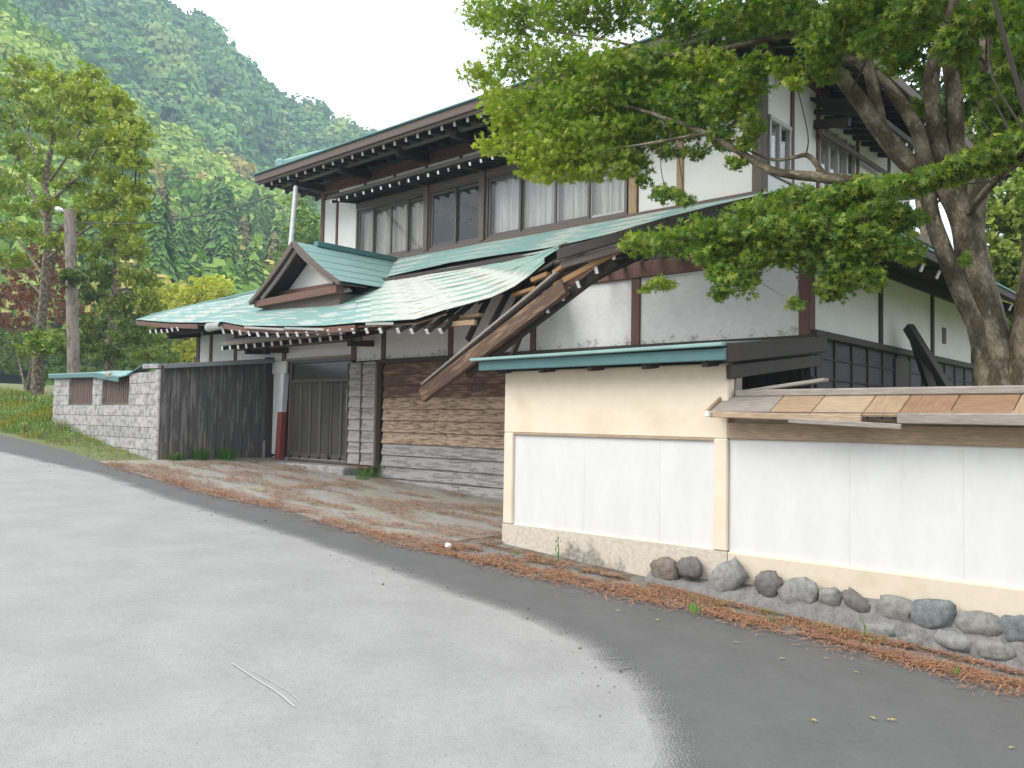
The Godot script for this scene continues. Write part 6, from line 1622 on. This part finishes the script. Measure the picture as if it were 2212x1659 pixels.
func build_street() -> void:
	# utility pole with a small street lamp
	var b := onz(166, 800, -7.5); b.y = gy(b.x, b.z)
	var top := onz(151, 455, -7.5)
	var P := thing("utility_pole", "weathered wooden utility pole with a small white street lamp", "pole", b)
	var st := begin()
	tube(st, PackedVector3Array([b - Vector3(0, 0.2, 0), b.lerp(top, 0.33), b.lerp(top, 0.66), top]), PackedFloat32Array([0.135, 0.13, 0.125, 0.12]), 14, 0.02)
	put("shaft", st.commit(), M.pole, P)
	var s2 := begin()
	var tl := onz(128, 452, -7.35)
	tube(s2, PackedVector3Array([top - Vector3(0, 0.08, 0), top.lerp(tl, 0.4) + Vector3(0, -0.02, 0.1), tl]), PackedFloat32Array([0.022, 0.022, 0.02]), 8)
	put("lamp_arm", s2.commit(), M.pipe, P)
	var lp := stone_mesh(Vector3(0.15, 0.045, 0.08), 5)
	put("lamp_head", lp, M.lamp_white, P, Transform3D(Basis(Vector3(0, 0, 1), -0.35), tl))
	var s3 := begin()
	var ivy := []
	for i in 3: ivy.append([onz(154 + i * 4, 600 - i * 2, -7.35), Vector3(0.35, 0.12, 0.3), 60, Color(0.07, 0.12, 0.02), Color(0.13, 0.18, 0.03)])
	fill(ivy, leaf_clump(5, 0.3, 0.8, 9), 0.14, M.leaf_far, P, 0.9, "creeper")
	# service wire to the house
	var w := thing("power_line", "thin sagging power line from the pole to the house eave", "wire", top)
	var a := top - Vector3(0, 0.25, 0); var e := Vector3(-15.2, 6.15, -9.4)
	var pts := PackedVector3Array(); var rad := PackedFloat32Array()
	for i in 13:
		var t := i / 12.0
		pts.append(a.lerp(e, t) - Vector3(0, 0.9 * 4.0 * t * (1 - t) * 0.3, 0)); rad.append(0.012)
	tube(s3, pts, rad, 5)
	put("cable", s3.commit(), M.wire, w)
	# timbers leaning against the side of the house
	for q in [[1962, 706, 2050, 850, -3.62, -3.05, "dark squared timber leaning steeply against the house side wall"], [1975, 730, 2015, 850, -3.60, -3.2, "shorter dark plank leaning beside the squared timber on the house side"]]:
		var p0 := onx(q[0], q[1], q[4]); var p1 := onx(q[2], q[3], q[5])
		var d := (p1 - p0).normalized()
		var foot := p0 + d * ((p0.y - gy(p1.x, p1.z) - 0.02) / -d.y)
		var t := thing("leaning_timber", q[6], "timber", foot, "timbers leaning on the house")
		beam("beam", M.timber_dark, t, p0, foot, 0.10, 0.12)
	# loose board lying behind the coping
	var bb := thing("loose_board", "grey loose board lying along the top of the garden wall coping", "board", Vector3(-3.1, 1.9, GW - 0.2))
	beam("plank", M.timber_pale, bb, Vector3(-3.42, 1.88, GW - 0.16), Vector3(-2.72, 1.97, GW - 0.18), 0.10, 0.03)
	# pebble and fallen leaves
	var pb := on_ground(968, 1187); pb.y = gy(pb.x, pb.z) + 0.035
	var pe := put("pebble", stone_mesh(Vector3(0.035, 0.03, 0.03), 77), M.lamp_white, self, Transform3D(Basis(), pb))
	tag(pe, "small white pebble at the edge of the asphalt by the forecourt", "pebble")
	var lv := maple_leaf()
	var i := 0
	var yl := mat("fallen", Color(0.42, 0.36, 0.10), 0.7)
	for q in [[1925, 1563], [2185, 1625], [1885, 1560], [1760, 1565], [1850, 1460], [1690, 1430], [1785, 1430], [1590, 1395], [1335, 1325], [1420, 1345]]:
		var p := on_ground(q[0], q[1]); p.y = gy(p.x, p.z) + 0.02
		var s := 0.05 + 0.02 * rng.randf()
		var o := put("fallen_leaf", lv, yl, self, Transform3D(Basis(Vector3.UP, rng.randf() * TAU).scaled_local(Vector3(s, s, s * 0.6)), p + Vector3(0, 0.006, 0)))
		tag(o, "small yellow leaf fallen on the dark asphalt", "leaf", "leaves fallen on the asphalt")
		i += 1

# ------------------------------------------------------------------ main
func _ready() -> void:
	rng.seed = 20240607
	nz.seed = 7
	nz.frequency = 0.02
	set_rays()
	var cam := Camera3D.new()
	cam.name = "camera"
	cam.fov = rad_to_deg(2.0 * atan(PH / 2 / FOCAL))
	cam.near = 0.05
	cam.far = 3000.0
	cam.transform = Transform3D(Basis(cam_r, cam_u, -cam_f), EYE)
	add_child(cam)
	cam.current = true
	var we := WorldEnvironment.new()
	we.name = "world_environment"
	var env := Environment.new()
	env.background_mode = Environment.BG_SKY
	var sky := Sky.new()
	var sm := ProceduralSkyMaterial.new()
	sm.sky_top_color = Color(0.93, 0.945, 0.975)
	sm.sky_horizon_color = Color(1.0, 0.995, 0.985)
	sm.sky_curve = 0.2
	sm.ground_bottom_color = Color(0.35, 0.36, 0.34)
	sm.ground_horizon_color = Color(0.75, 0.77, 0.78)
	sm.sky_energy_multiplier = 1.0
	sky.sky_material = sm
	env.sky = sky
	env.tonemap_mode = Environment.TONE_MAPPER_LINEAR
	env.tonemap_exposure = 2.85
	env.fog_enabled = true
	env.fog_density = 0.0013
	env.fog_light_color = Color(0.78, 0.88, 0.97)
	env.sdfgi_enabled = true
	env.ssao_enabled = true
	env.ssil_enabled = true
	we.environment = env
	add_child(we)
	var sun := DirectionalLight3D.new()
	sun.name = "sun"
	sun.light_energy = 0.5
	sun.light_angular_distance = 40.0
	sun.light_color = Color(1.0, 0.985, 0.965)
	sun.shadow_enabled = true
	add_child(sun)
	sun.look_at_from_position(Vector3(-5, 8.3, 8.2), Vector3.ZERO)
	make_textures()
	make_materials()
	build_setting()
	build_hills()
	build_house()
	build_shed()
	build_garden_wall()
	build_fence()
	build_block_wall()
	build_trees()
	build_maple()
	build_street()
	build_grass()
	build_litter()
